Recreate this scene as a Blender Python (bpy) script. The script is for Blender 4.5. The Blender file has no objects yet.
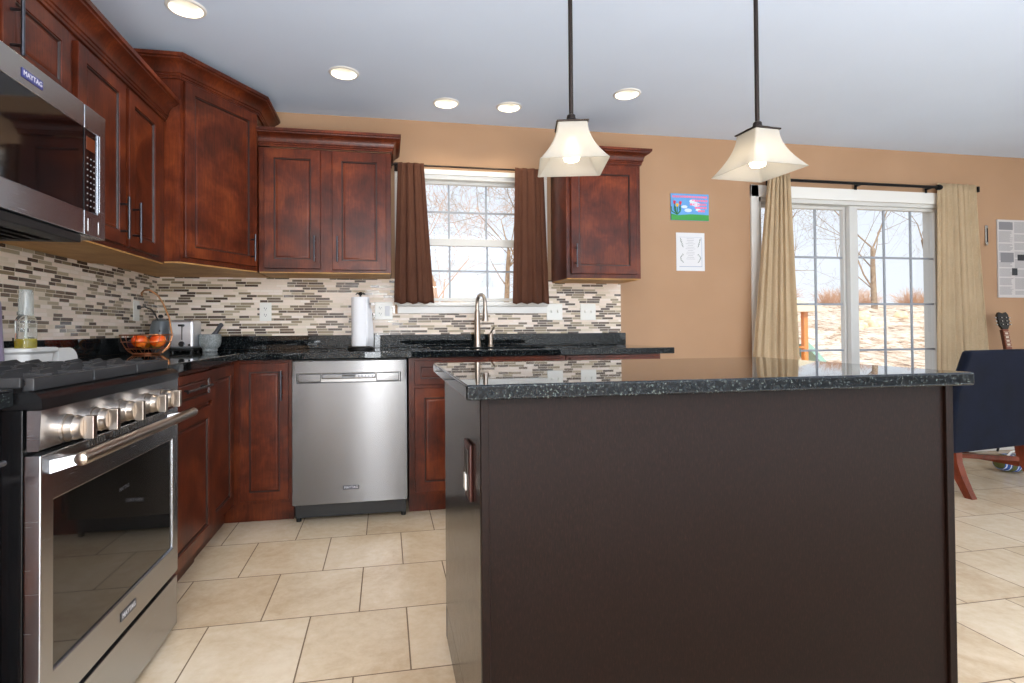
import bpy, bmesh, math, random
from mathutils import Vector, Matrix
random.seed(7)
PI = math.pi
sc = bpy.context.scene
col = sc.collection

# ------------------------------------------------------------ camera
cam_d = bpy.data.cameras.new('camera')
cam = bpy.data.objects.new('camera', cam_d); col.objects.link(cam)
FPX, YAW, PITCH, ROLL = 541.92, 0.1817, 0.0128, -0.0073
cam.location = (1.3956, -3.6632, 1.0284)
_f = Vector((math.sin(YAW)*math.cos(PITCH), math.cos(YAW)*math.cos(PITCH), math.sin(PITCH)))
_r = Vector((math.cos(YAW), -math.sin(YAW), 0)); _u = _r.cross(_f)
_r2 = math.cos(ROLL)*_r + math.sin(ROLL)*_u; _u2 = -math.sin(ROLL)*_r + math.cos(ROLL)*_u
_m = Matrix((_r2, _u2, -_f)).transposed().to_4x4(); _m.translation = cam.location
cam.matrix_world = _m
cam_d.sensor_width = 36.0; cam_d.lens = FPX/1024*36.0
cam_d.shift_x = 26.97/1024; cam_d.shift_y = -18.7/1024
cam_d.clip_start = 0.02; cam_d.clip_end = 300
sc.camera = cam

# ------------------------------------------------------------ world, sun, lamps, exposure
vs = sc.view_settings
sc.display_settings.display_device = 'sRGB'
vs.view_transform = 'Standard'; vs.look = 'None'; vs.gamma = 1; vs.use_curve_mapping = False
vs.exposure = 0.0
W = bpy.data.worlds.new('sky'); sc.world = W; W.use_nodes = True
wn = W.node_tree.nodes; wl = W.node_tree.links
bg = wn['Background']; bg.inputs['Strength'].default_value = 1.12
tc = wn.new('ShaderNodeTexCoord'); sp = wn.new('ShaderNodeSeparateXYZ'); cr = wn.new('ShaderNodeValToRGB')
wl.new(tc.outputs['Generated'], sp.inputs[0]); wl.new(sp.outputs['Z'], cr.inputs[0]); wl.new(cr.outputs[0], bg.inputs[0])
cr.color_ramp.elements[0].position = 0.0; cr.color_ramp.elements[0].color = (0.95, 0.97, 1.0, 1)
cr.color_ramp.elements[1].position = 0.6; cr.color_ramp.elements[1].color = (0.80, 0.88, 1.0, 1)

def lamp(name, typ, loc, energy, color=(1, 1, 1), rot=None, target=None, **k):
    d = bpy.data.lights.new(name, typ); d.energy = energy; d.color = color
    for a, v in k.items(): setattr(d, a, v)
    o = bpy.data.objects.new(name, d); col.objects.link(o); o.location = loc
    if rot: o.rotation_euler = rot
    if target is not None:
        o.rotation_euler = (Vector(target)-Vector(loc)).to_track_quat('-Z', 'Y').to_euler()
    return o
lamp('sun', 'SUN', (0, -10, 12), 4.0, (1, .95, .86), target=(3, 6, 0), angle=0.01)
# the photographer's flash beside the lens; the two lamps after it are added fill
lamp('flash', 'AREA', (1.40, -3.72, 1.29), 14, (1, .98, .96), target=(2.2, -0.6, 1.3), shape='DISK', size=0.12)
lamp('rear_fill_lamp', 'AREA', (2.0, -5.6, 2.43), 120, (.95, .97, 1), rot=(0, 0, 0), shape='RECTANGLE', size=4.2, size_y=2.9)  # added overhead fill, brightens the unseen rear floor and so the ceiling
lamp('ceiling_fill_lamp', 'AREA', (3.0, -5.5, 0.25), 400, (.83, .91, 1), rot=(PI, 0, 0), shape='RECTANGLE', size=6.0, size_y=2.6)  # added upward fill that brightens the ceiling
# added fill lamp at the right, behind the camera; no window there
lamp('side_fill_lamp', 'AREA', (6.6, -6.9, 1.6), 35, (.86, .93, 1), target=(3.4, -2.0, .9), shape='RECTANGLE', size=2.4, size_y=1.6)

lamp('dishwasher_streak_lamp', 'AREA', (1.20, -7.08, 1.15), 42, (.92, .96, 1), rot=(PI/2, 0, 0), shape='RECTANGLE', size=.26, size_y=1.9)  # added lamp that makes the upright streak on the dishwasher door

# ------------------------------------------------------------ object helpers
def put(o, label=None, cat=None, group=None, kind=None):
    if label: o['label'] = label
    if cat: o['category'] = cat
    if group: o['group'] = group
    if kind: o['kind'] = kind
    return o
def thing(name, label, cat, loc=(0, 0, 0), rz=0.0, group=None, kind=None):
    o = bpy.data.objects.new(name, None); col.objects.link(o)
    o.empty_display_size = .05
    o.location = loc; o.rotation_euler = (0, 0, rz)
    return put(o, label, cat, group, kind)
def copy_tree(o, parent=None):
    c = o.copy(); col.objects.link(c); c.parent = parent
    for ch in list(o.children): copy_tree(ch, c)
    return c

class B:
    """collects shapes; done() links them as one mesh object"""
    def __init__(s): s.bm = bmesh.new(); s.mi = 0
    def _tag(s, n0):
        s.bm.faces.ensure_lookup_table()
        for f in s.bm.faces[n0:]: f.material_index = s.mi
    def box(s, x0, x1, y0, y1, z0, z1, bev=0.0, seg=2, mat=None):
        t = bmesh.new()
        g = bmesh.ops.create_cube(t, size=1)
        for v in t.verts:
            v.co = Vector(((x0+x1)/2+v.co.x*(x1-x0), (y0+y1)/2+v.co.y*(y1-y0), (z0+z1)/2+v.co.z*(z1-z0)))
        if bev > 0:
            bev = min(bev, .45*min(abs(x1-x0), abs(y1-y0), abs(z1-z0)))
            bmesh.ops.bevel(t, geom=list(t.edges), offset=bev, segments=seg, affect='EDGES', profile=.5)
        if mat is not None: t.transform(mat)
        s._merge(t); return s
    def _merge(s, t):
        n0 = len(s.bm.faces)
        mp = {}
        t.verts.index_update()
        for v in t.verts: mp[v.index] = s.bm.verts.new(v.co)
        for f in t.faces:
            try:
                nf = s.bm.faces.new([mp[v.index] for v in f.verts]); nf.material_index = s.mi
            except ValueError: pass
        t.free()
    def cyl(s, p0, p1, r0, r1=None, n=20, caps=True):
        if r1 is None: r1 = r0
        p0 = Vector(p0); p1 = Vector(p1); d = (p1-p0).normalized()
        a = d.orthogonal().normalized(); b = d.cross(a)
        R = []
        for p, r in ((p0, r0), (p1, r1)):
            R.append([s.bm.verts.new(p+(a*math.cos(2*PI*i/n)+b*math.sin(2*PI*i/n))*r) for i in range(n)])
        fs = []
        for i in range(n):
            j = (i+1) % n
            fs.append(s.bm.faces.new((R[0][i], R[0][j], R[1][j], R[1][i])))
        if caps:
            fs.append(s.bm.faces.new(R[0][::-1])); fs.append(s.bm.faces.new(R[1]))
        for f in fs: f.material_index = s.mi
        return s
    def tube(s, pts, r, n=10, caps=True):
        pts = [Vector(p) for p in pts]
        rr = r if isinstance(r, (list, tuple)) else [r]*len(pts)
        a = None; rings = []
        for i, p in enumerate(pts):
            d = (pts[min(i+1, len(pts)-1)]-pts[max(i-1, 0)])
            d = d.normalized() if d.length > 1e-9 else Vector((0, 0, 1))
            if a is None: a = d.orthogonal().normalized()
            else:
                a = a-d*a.dot(d); a = a.normalized() if a.length > 1e-6 else d.orthogonal().normalized()
            b = d.cross(a)
            rings.append([s.bm.verts.new(p+(a*math.cos(2*PI*k/n)+b*math.sin(2*PI*k/n))*rr[i]) for k in range(n)])
        for i in range(len(rings)-1):
            for k in range(n):
                j = (k+1) % n
                f = s.bm.faces.new((rings[i][k], rings[i][j], rings[i+1][j], rings[i+1][k])); f.material_index = s.mi
        if caps:
            for q in (rings[0][::-1], rings[-1]):
                f = s.bm.faces.new(q); f.material_index = s.mi
        return s
    def lathe(s, prof, c=(0, 0, 0), n=32, M=None):
        """prof: list of (r, z) ; revolve around Z through c"""
        rings = []
        for r, z in prof:
            if r < 1e-6:
                v = Vector((0, 0, z)); v = (M @ v) if M is not None else v+Vector(c)
                rings.append([s.bm.verts.new(v)])
            else:
                L = []
                for k in range(n):
                    v = Vector((r*math.cos(2*PI*k/n), r*math.sin(2*PI*k/n), z))
                    v = (M @ v) if M is not None else v+Vector(c)
                    L.append(s.bm.verts.new(v))
                rings.append(L)
        for a, b in zip(rings[:-1], rings[1:]):
            for k in range(n):
                j = (k+1) % n
                if len(a) == 1 and len(b) == 1: continue
                if len(a) == 1: q = (a[0], b[j], b[k])
                elif len(b) == 1: q = (a[k], a[j], b[0])
                else: q = (a[k], a[j], b[j], b[k])
                f = s.bm.faces.new(q); f.material_index = s.mi
        return s
    def loft(s, rings, closed=True, caps=True):
        """rings: list of lists of points with equal count"""
        R = [[s.bm.verts.new(Vector(p)) for p in ring] for ring in rings]
        n = len(R[0])
        for a, b in zip(R[:-1], R[1:]):
            for k in range(n if closed else n-1):
                j = (k+1) % n
                f = s.bm.faces.new((a[k], a[j], b[j], b[k])); f.material_index = s.mi
        if caps:
            for q in (R[0][::-1], R[-1]):
                f = s.bm.faces.new(q); f.material_index = s.mi
        return s
    def panel(s, w, h, prof, th=.02, x0=0, z0=0):
        """board in the local XZ plane facing -Y; prof: (inset, y) steps towards the middle"""
        rings = [[(x0+i, y, z0+i), (x0+w-i, y, z0+i), (x0+w-i, y, z0+h-i), (x0+i, y, z0+h-i)] for i, y in [(0, th)]+prof]
        return s.loft(rings)
    def slab(s, us, vs_, inc, w0, w1, axis='z'):
        """cells of a grid extruded from w0 to w1; shared vertices, no inner walls"""
        def P(u, v, w):
            return {'z': (u, v, w), 'y': (u, w, v), 'x': (w, u, v)}[axis]
        V = {}
        def gv(i, j, k):
            if (i, j, k) not in V: V[(i, j, k)] = s.bm.verts.new(P(us[i], vs_[j], (w0, w1)[k]))
            return V[(i, j, k)]
        nu, nv = len(us)-1, len(vs_)-1
        I = lambda i, j: 0 <= i < nu and 0 <= j < nv and inc(i, j)
        for i in range(nu):
            for j in range(nv):
                if not I(i, j): continue
                s.bm.faces.new((gv(i, j, 0), gv(i, j+1, 0), gv(i+1, j+1, 0), gv(i+1, j, 0)))
                s.bm.faces.new((gv(i, j, 1), gv(i+1, j, 1), gv(i+1, j+1, 1), gv(i, j+1, 1)))
                for (di, dj, a, b) in ((-1, 0, (i, j+1), (i, j)), (1, 0, (i+1, j), (i+1, j+1)), (0, -1, (i, j), (i+1, j)), (0, 1, (i+1, j+1), (i, j+1))):
                    if not I(i+di, j+dj):
                        s.bm.faces.new((gv(*a, 0), gv(*b, 0), gv(*b, 1), gv(*a, 1)))
        return s
    def bevel_sharp(s, off, seg=2, ang=50, cond=None):
        s.bm.normal_update()
        E = [e for e in s.bm.edges if len(e.link_faces) == 2 and e.calc_face_angle(0) > math.radians(ang) and (cond is None or cond(e))]
        bmesh.ops.bevel(s.bm, geom=E, offset=off, segments=seg, affect='EDGES', profile=.5)
        return s
    def done(s, name, mats, parent=None, label=None, smooth=38, M=None, recalc=True):
        if M is not None: s.bm.transform(M)
        if recalc: bmesh.ops.recalc_face_normals(s.bm, faces=list(s.bm.faces))
        me = bpy.data.meshes.new(name); s.bm.to_mesh(me); s.bm.free()
        for m in (mats if isinstance(mats, (list, tuple)) else [mats]): me.materials.append(m)
        if smooth:
            me.polygons.foreach_set('use_smooth', [True]*len(me.polygons)); me.set_sharp_from_angle(angle=math.radians(smooth))
        o = bpy.data.objects.new(name, me); col.objects.link(o)
        if smooth and smooth < 60 and len(me.polygons) < 4000:
            wm = o.modifiers.new('weighted', 'WEIGHTED_NORMAL'); wm.keep_sharp = True; wm.weight = 100
        if parent is not None: o.parent = parent
        if label: o['label'] = label
        return o

def sweep(b, prof, path, side=1):
    """moulding: prof (out, z) swept along an XY path with mitred corners; outward is to the right of travel * side"""
    n = len(path); P = [Vector((x, y)) for x, y in path]; rings = []
    for i in range(n):
        ns = []
        if i > 0: d = (P[i]-P[i-1]).normalized(); ns.append(Vector((d.y, -d.x))*side)
        if i < n-1: d = (P[i+1]-P[i]).normalized(); ns.append(Vector((d.y, -d.x))*side)
        if len(ns) == 2:
            m = (ns[0]+ns[1]).normalized(); m = m/max(.3, m.dot(ns[0]))
        else: m = ns[0]
        rings.append([(P[i].x+m.x*o, P[i].y+m.y*o, z) for o, z in prof])
    b.loft(rings); return b

def text_mesh(name, body, size, mat, parent, M, extrude=.0006, align='CENTER', label=None):
    c = bpy.data.curves.new(name+'_curve', 'FONT'); c.body = body; c.size = size; c.extrude = extrude
    c.align_x = align; c.align_y = 'CENTER'; c.resolution_u = 2
    t = bpy.data.objects.new(name+'_tmp', c); col.objects.link(t)
    dg = bpy.context.evaluated_depsgraph_get(); dg.update()
    me = bpy.data.meshes.new_from_object(t.evaluated_get(dg)); me.name = name
    bpy.data.objects.remove(t); bpy.data.curves.remove(c)
    me.transform(M); me.materials.clear(); me.materials.append(mat)
    o = bpy.data.objects.new(name, me); col.objects.link(o); o.parent = parent
    if label: o['label'] = label
    return o
# text lies in XY facing +Z; stand it up so it reads facing -Y
STAND = Matrix.Rotation(PI/2, 4, 'X')

# ------------------------------------------------------------ materials
def srgb(r, g, b):
    f = lambda c: (c/12.92 if c <= .04045 else ((c+.055)/1.055)**2.4)
    return (f(r/255), f(g/255), f(b/255), 1)
class Mt:
    def __init__(s, name):
        s.m = bpy.data.materials.new(name); s.m.use_nodes = True
        s.n = s.m.node_tree.nodes; s.l = s.m.node_tree.links
        s.p = s.n['Principled BSDF']
    def set(s, **k):
        for a, v in k.items(): s.p.inputs[a.replace('_', ' ')].default_value = v
        return s
    def N(s, t, **k):
        n = s.n.new('ShaderNode'+t)
        for a, v in k.items(): setattr(n, a, v)
        return n
    def coord(s, kind='Object', scale=(1, 1, 1), loc=(0, 0, 0), rot=(0, 0, 0)):
        t = s.N('TexCoord'); mp = s.N('Mapping'); s.l.new(t.outputs[kind], mp.inputs[0])
        mp.inputs['Scale'].default_value = scale; mp.inputs['Location'].default_value = loc; mp.inputs['Rotation'].default_value = rot
        return mp.outputs[0]
    def world(s, scale=(1, 1, 1), loc=(0, 0, 0)):
        t = s.N('NewGeometry'); mp = s.N('Mapping'); s.l.new(t.outputs['Position'], mp.inputs[0])
        mp.inputs['Scale'].default_value = scale; mp.inputs['Location'].default_value = loc
        return mp.outputs[0]
    def noise(s, vec, scale=5, detail=3, rough=.5, dist=0):
        n = s.N('TexNoise'); n.inputs['Scale'].default_value = scale; n.inputs['Detail'].default_value = detail
        n.inputs['Roughness'].default_value = rough; n.inputs['Distortion'].default_value = dist
        if vec is not None: s.l.new(vec, n.inputs['Vector'])
        return n.outputs['Fac']
    def ramp(s, fac, stops, interp='LINEAR'):
        r = s.N('ValToRGB'); e = r.color_ramp.elements; r.color_ramp.interpolation = interp
        while len(e) < len(stops): e.new(.5)
        for el, (p, c) in zip(e, stops): el.position = p; el.color = c
        s.l.new(fac, r.inputs[0]); return r.outputs[0]
    def math(s, op, a, b=None, c=None):
        n = s.N('Math', operation=op)
        for i, v in enumerate((a, b, c)):
            if v is None: continue
            if isinstance(v, (int, float)): n.inputs[i].default_value = v
            else: s.l.new(v, n.inputs[i])
        return n.outputs[0]
    def mix(s, fac, a, b):
        n = s.N('Mix', data_type='RGBA')
        for i, v in ((0, fac), (6, a), (7, b)):
            if isinstance(v, (int, float, tuple)): n.inputs[i].default_value = v
            else: s.l.new(v, n.inputs[i])
        return n.outputs[2]
    def bump(s, h, strength=.2, dist=.01):
        n = s.N('Bump'); n.inputs['Strength'].default_value = strength; n.inputs['Distance'].default_value = dist
        s.l.new(h, n.inputs['Height']); s.l.new(n.outputs[0], s.p.inputs['Normal']); return s
    def base(s, c): s.l.new(c, s.p.inputs['Base Color']); return s
def plain(name, rgb, rough=.5, metal=0, **k):
    m = Mt(name); m.set(Base_Color=srgb(*rgb), Roughness=rough, Metallic=metal, **k)
    v = m.noise(m.coord(), 40, 2); va = .02 if metal else .08; r = m.math('MULTIPLY_ADD', v, va, max(.0, rough-va/2))
    m.l.new(r, m.p.inputs['Roughness']); return m.m

# cherry cabinet wood, mottled stain with vertical grain
def wood(name, dark, mid, light, rough=.3, grain=(14, 14, 1.2), coat=.35):
    m = Mt(name); v = m.coord()
    big = m.noise(v, 5.5, 4, .6, .4)
    g = m.noise(m.coord(scale=grain), 9, 4, .6)
    f = m.math('ADD', m.math('MULTIPLY', big, .72), m.math('MULTIPLY', g, .28))
    m.base(m.ramp(f, [(.32, srgb(*dark)), (.5, srgb(*mid)), (.68, srgb(*light))]))
    m.set(Roughness=rough, Coat_Weight=coat, Coat_Roughness=.18, Specular_IOR_Level=.2)
    m.bump(g, .04, .002); return m.m
CHERRY = wood('cherry_wood', (44, 18, 10), (82, 34, 18), (118, 56, 28), .32, (14, 14, 1.2), .1)
GLAZE = plain('dark_glaze', (38, 18, 12), .4)
MAPLE = wood('cabinet_underside', (170, 120, 66), (196, 146, 86), (212, 166, 104), .5, (10, 1, 10), .0)
CHAIRWOOD = wood('chair_wood', (70, 28, 16), (104, 44, 26), (128, 60, 36))
m = Mt('espresso_laminate'); v = m.coord(scale=(160, 160, 30)); n1 = m.noise(v, 2.5, 3, .7)
m.base(m.ramp(n1, [(.3, srgb(10, 4, 2)), (.55, srgb(22, 10, 6)), (.75, srgb(38, 20, 14))])); m.set(Roughness=.45, Specular_IOR_Level=.12); m.bump(n1, .06, .001)
ESPRESSO = m.m
ESP_SIDE = plain('espresso_satin_side', (34, 26, 24), .22, 0, Specular_IOR_Level=.6)
# granite
m = Mt('black_granite'); v = m.coord()
a = m.noise(v, 130, 3, .6); b_ = m.noise(v, 330, 2, .6)
vo = m.N('TexVoronoi'); vo.inputs['Scale'].default_value = 320; m.l.new(v, vo.inputs['Vector'])
sv = m.N('SeparateColor'); m.l.new(vo.outputs['Color'], sv.inputs[0])
c1 = m.ramp(a, [(.38, (.003, .0035, .004, 1)), (.56, (.006, .0075, .009, 1)), (.72, (.016, .020, .020, 1))])
fl = m.math('MULTIPLY', m.math('GREATER_THAN', sv.outputs[0], .92), m.math('GREATER_THAN', b_, .47))
m.base(m.mix(fl, c1, (.065, .078, .07, 1))); m.set(Roughness=.02, Specular_IOR_Level=.25)
GRANITE = m.m
# brushed stainless: streaks of highlight stand upright
def steel(name, rgb=(98, 97, 97), rough=.22, aniso=.88, tangent=(0, 0, 1)):
    m = Mt(name); m.set(Base_Color=srgb(*rgb), Metallic=1, Roughness=rough, Anisotropic=aniso)
    cx = m.N('CombineXYZ')
    for i in range(3): cx.inputs[i].default_value = tangent[i]
    m.l.new(cx.outputs[0], m.p.inputs['Tangent'])
    g = m.noise(m.coord(scale=(3, 3, 260)), 3, 2)
    m.l.new(m.math('MULTIPLY_ADD', g, .1, rough-.05), m.p.inputs['Roughness'])
    return m.m
STEEL = steel('brushed_steel')
STEEL_D = steel('dark_brushed_steel', (132, 130, 128), .3, .6)
CHROME = plain('polished_steel', (200, 196, 190), .16, 1)
NICKEL = plain('brushed_nickel', (172, 160, 148), .28, 1)
PEWTER = plain('dark_pewter', (84, 84, 88), .32, 1)
BRONZE = plain('oil_rubbed_bronze', (44, 36, 32), .42, .8)
BLACKM = plain('black_iron_rod', (22, 21, 22), .45, .6)
COPPER = plain('copper_wire', (206, 140, 100), .3, 1)
BLACKG = plain('black_glass', (9, 9, 10), .05, 0, Specular_IOR_Level=.7)
OVENG = plain('oven_glass', (16, 15, 14), .03, 0, Specular_IOR_Level=1.0)
BLACKP = plain('black_enamel', (14, 14, 15), .22)
CASTIRON = plain('cast_iron', (40, 41, 43), .45)
BLACKPL = plain('black_plastic', (18, 18, 19), .45)
WHITEPL = plain('white_plastic', (232, 230, 222), .35)
VINYL = plain('white_vinyl', (204, 203, 198), .4)
TRIMW = plain('white_trim_paint', (228, 226, 220), .4)
MUNT = plain('grey_muntin', (150, 155, 162), .45)
CERAM = plain('white_ceramic', (232, 230, 226), .15)
PAPER = plain('white_paper', (216, 216, 218), .85)
TOWEL = plain('paper_towel', (238, 238, 240), .95)
SLOT = plain('socket_dark', (60, 56, 52), .6)
BLUEB = plain('blue_badge', (48, 52, 120), .3)
GREYB = plain('grey_badge', (70, 70, 74), .3, .4)
LETTER = plain('letter_silver', (214, 214, 220), .3)
KEYW = plain('key_print', (150, 150, 150), .5)
STONE = None
# walls and ceiling
def paint(name, rgb, var=5, rough=.75):
    m = Mt(name); v = m.world(); n = m.noise(v, 1.4, 3); h = m.noise(v, 90, 2)
    lo = srgb(*[c-var for c in rgb]); hi = srgb(*[c+var for c in rgb])
    m.base(m.ramp(n, [(.3, lo), (.7, hi)])); m.set(Roughness=rough); m.bump(h, .05, .002); return m.m
WALL = paint('tan_wall_paint', (170, 134, 102))
CEIL = paint('ceiling_paint', (212, 225, 243), 2, .85)
REAR = paint('pale_wall_paint', (230, 228, 224))
# floor tile
m = Mt('floor_tile'); g = m.N('NewGeometry'); sx = m.N('SeparateXYZ'); m.l.new(g.outputs['Position'], sx.inputs[0])
TW, TH, X0, Y0 = .3415, .3785, .101, -1.615
ry = m.math('DIVIDE', m.math('SUBTRACT', sx.outputs[1], Y0), TH); row = m.math('FLOOR', ry); fy = m.math('SUBTRACT', ry, row)
par = m.math('MODULO', m.math('ADD', row, 400), 2)
rx = m.math('ADD', m.math('DIVIDE', m.math('SUBTRACT', sx.outputs[0], X0), TW), m.math('MULTIPLY', m.math('SUBTRACT', 1, par), .5))
cx_ = m.math('FLOOR', rx); fx = m.math('SUBTRACT', rx, cx_)
def edge(f, size, w): return m.math('LESS_THAN', m.math('MULTIPLY', m.math('MINIMUM', f, m.math('SUBTRACT', 1, f)), size), w)
gr = m.math('MAXIMUM', edge(fx, TW, .0024), edge(fy, TH, .0024))
wh = m.N('TexWhiteNoise', noise_dimensions='2D'); cv = m.N('CombineXYZ'); m.l.new(cx_, cv.inputs[0]); m.l.new(row, cv.inputs[1]); m.l.new(cv.outputs[0], wh.inputs['Vector'])
v = m.world(); big = m.noise(v, 3.2, 5, .65, .6); fine = m.noise(v, 26, 4, .7)
f = m.math('ADD', m.math('ADD', m.math('MULTIPLY', big, .6), m.math('MULTIPLY', fine, .3)), m.math('MULTIPLY', wh.outputs['Value'], .12))
tcol = m.ramp(f, [(.36, srgb(196, 170, 138)), (.52, srgb(214, 192, 162)), (.68, srgb(226, 208, 182))])
m.base(m.mix(gr, tcol, srgb(112, 90, 66)))
m.l.new(m.math('MULTIPLY_ADD', gr, .5, .24), m.p.inputs['Roughness'])
m.bump(m.math('SUBTRACT', m.math('MULTIPLY', fine, .15), gr), .25, .003)
FLOOR = m.m
# strip mosaic backsplash; u = along wall
def mosaic(name, axis):
    m = Mt(name); g = m.N('NewGeometry'); sx = m.N('SeparateXYZ'); m.l.new(g.outputs['Position'], sx.inputs[0])
    u, z = sx.outputs[axis], sx.outputs[2]
    RH = .0166
    rz = m.math('DIVIDE', z, RH); row = m.math('FLOOR', rz); fz = m.math('SUBTRACT', rz, row)
    wr = m.N('TexWhiteNoise', noise_dimensions='1D'); m.l.new(row, wr.inputs['W'])
    w = m.math('ADD', m.math('MULTIPLY', u, 13.0), m.math('MULTIPLY', wr.outputs['Value'], 311.0))
    vo = m.N('TexVoronoi', voronoi_dimensions='1D', feature='F1'); vo.inputs['Scale'].default_value = 1; m.l.new(w, vo.inputs['W'])
    ve = m.N('TexVoronoi', voronoi_dimensions='1D', feature='DISTANCE_TO_EDGE'); ve.inputs['Scale'].default_value = 1; m.l.new(w, ve.inputs['W'])
    sc_ = m.N('SeparateColor'); m.l.new(vo.outputs['Color'], sc_.inputs[0])
    r = sc_.outputs[0]
    tile = m.ramp(r, [(0, srgb(66, 50, 42)), (.16, srgb(100, 84, 70)), (.28, srgb(142, 126, 100)), (.40, srgb(172, 156, 128)),
                      (.48, srgb(238, 220, 204)), (.72, srgb(224, 208, 186)), (.86, srgb(244, 230, 218))], 'CONSTANT')
    n = m.noise(m.world(scale=(1, 1, 3)), 60, 3); tile = m.mix(m.math('MULTIPLY', n, .16), tile, srgb(150, 128, 106))
    mort = m.math('MAXIMUM', m.math('LESS_THAN', m.math('MINIMUM', fz, m.math('SUBTRACT', 1, fz)), .085), m.math('LESS_THAN', ve.outputs['Distance'], .018))
    m.base(m.mix(mort, tile, srgb(226, 212, 194)))
    gl = m.math('LESS_THAN', r, .38)
    m.l.new(m.math('ADD', m.math('MULTIPLY', m.math('SUBTRACT', 1, gl), .3), m.math('MULTIPLY_ADD', mort, .4, .14)), m.p.inputs['Roughness'])
    m.bump(m.math('SUBTRACT', 1, mort), .3, .0015); return m.m
MOS_X = mosaic('strip_mosaic_back', 0); MOS_Y = mosaic('strip_mosaic_left', 1)
# glass pane (thin)
m = Mt('window_glass'); out = m.n['Material Output']; tr = m.N('BsdfTransparent'); gl = m.N('BsdfGlossy'); gl.inputs['Roughness'].default_value = 0.0
tr.inputs[0].default_value = (.96, .98, 1, 1); fr = m.N('Fresnel'); mx = m.N('MixShader')
gb = m.N('NewGeometry'); m.l.new(m.math('MULTIPLY_ADD', gb.outputs['Backfacing'], 1/1.45-1.45, 1.45), fr.inputs[0])
m.l.new(fr.outputs[0], mx.inputs[0]); m.l.new(tr.outputs[0], mx.inputs[1]); m.l.new(gl.outputs[0], mx.inputs[2]); m.l.new(mx.outputs[0], out.inputs[0])
GLASS = m.m
# frosted lamp glass
m = Mt('frosted_glass'); out = m.n['Material Output']
d = m.N('BsdfDiffuse'); t = m.N('BsdfTranslucent'); d.inputs[0].default_value = (.58, .55, .50, 1); t.inputs[0].default_value = (.66, .60, .48, 1)
mx = m.N('MixShader'); mx.inputs[0].default_value = .55; m.l.new(d.outputs[0], mx.inputs[1]); m.l.new(t.outputs[0], mx.inputs[2])
g2 = m.N('BsdfGlossy'); g2.inputs['Roughness'].default_value = .25; m2 = m.N('MixShader'); m2.inputs[0].default_value = .05
m.l.new(mx.outputs[0], m2.inputs[1]); m.l.new(g2.outputs[0], m2.inputs[2])
tp = m.N('BsdfTransparent'); m3 = m.N('MixShader'); m3.inputs[0].default_value = .72; m.l.new(tp.outputs[0], m3.inputs[1]); m.l.new(m2.outputs[0], m3.inputs[2]); m.l.new(m3.outputs[0], out.inputs[0])
FROST = m.m
def emit(name, rgb, s):
    m = Mt(name); m.set(Base_Color=(*rgb, 1), Emission_Color=(*rgb, 1), Emission_Strength=s); return m.m
CANLENS = emit('can_lens', (1.0, .90, .70), 1.25)
BULB = emit('warm_bulb', (1.0, .88, .68), 3.5)
# fabrics
def fabric(name, a, b, sc_=(220, 220, 220), rough=.9, transl=0, alpha=1.0):
    m = Mt(name); n = m.noise(m.coord(scale=sc_), 1.5, 3, .7); n2 = m.noise(m.coord(), 7, 3)
    f = m.math('ADD', m.math('MULTIPLY', n, .65), m.math('MULTIPLY', n2, .35))
    c = m.ramp(f, [(.35, srgb(*a)), (.65, srgb(*b))]); m.base(c); m.set(Roughness=rough, Sheen_Weight=.03, Specular_IOR_Level=.2); m.bump(n, .15, .002)
    if transl:
        out = m.n['Material Output']; t = m.N('BsdfTranslucent'); m.l.new(c, t.inputs[0]); mx = m.N('MixShader'); mx.inputs[0].default_value = transl
        m.l.new(m.p.outputs[0], mx.inputs[1]); m.l.new(t.outputs[0], mx.inputs[2]); last = mx
        if alpha < 1:
            tp = m.N('BsdfTransparent'); m3 = m.N('MixShader'); m3.inputs[0].default_value = alpha
            m.l.new(tp.outputs[0], m3.inputs[1]); m.l.new(mx.outputs[0], m3.inputs[2]); last = m3
        m.l.new(last.outputs[0], out.inputs[0])
    return m.m
BROWNC = fabric('brown_curtain_cloth', (92, 58, 44), (112, 74, 56), transl=.3, alpha=.96)
BEIGEC = fabric('beige_curtain_cloth', (194, 170, 136), (216, 194, 160), (60, 60, 300), transl=.35)
NAVY = fabric('navy_chair_cloth', (3, 6, 14), (16, 24, 44), (180, 180, 180))

# ------------------------------------------------------------ room shell
H = 2.444
XR, YR = 8.6, -7.2
b = B()
b.slab([-.15, 0, XR, XR+.15], [YR-.15, YR, 0, .15], lambda i, j: True, -.08, 0)
put(b.done('floor', FLOOR), kind='structure')
# back wall with window and patio door openings
WX0, WX1, WZ0, WZ1 = 1.53, 2.40, 1.205, 2.085
DX0, DX1, DZ1 = 4.18, 5.88, 2.02
us = [-.15, WX0, WX1, DX0, DX1, XR+.15]; vz = [0, WZ0, DZ1, WZ1, H]
b = B()
def inc(i, j):
    if i == 1 and j in (1, 2): return False
    if i == 3 and j in (0, 1): return False
    return True
b.slab(us, vz, inc, 0, .15, 'y')
put(b.done('wall_back', WALL, smooth=0), kind='structure')
put(B().box(-.15, 0, YR, 0, 0, H).done('wall_left', WALL, smooth=0), kind='structure')
put(B().box(XR, XR+.15, YR, 0, 0, H).done('wall_right', REAR, smooth=0), kind='structure')
put(B().box(-.15, XR+.15, YR-.15, YR, 0, H).done('wall_rear', REAR, smooth=0), kind='structure')
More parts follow.
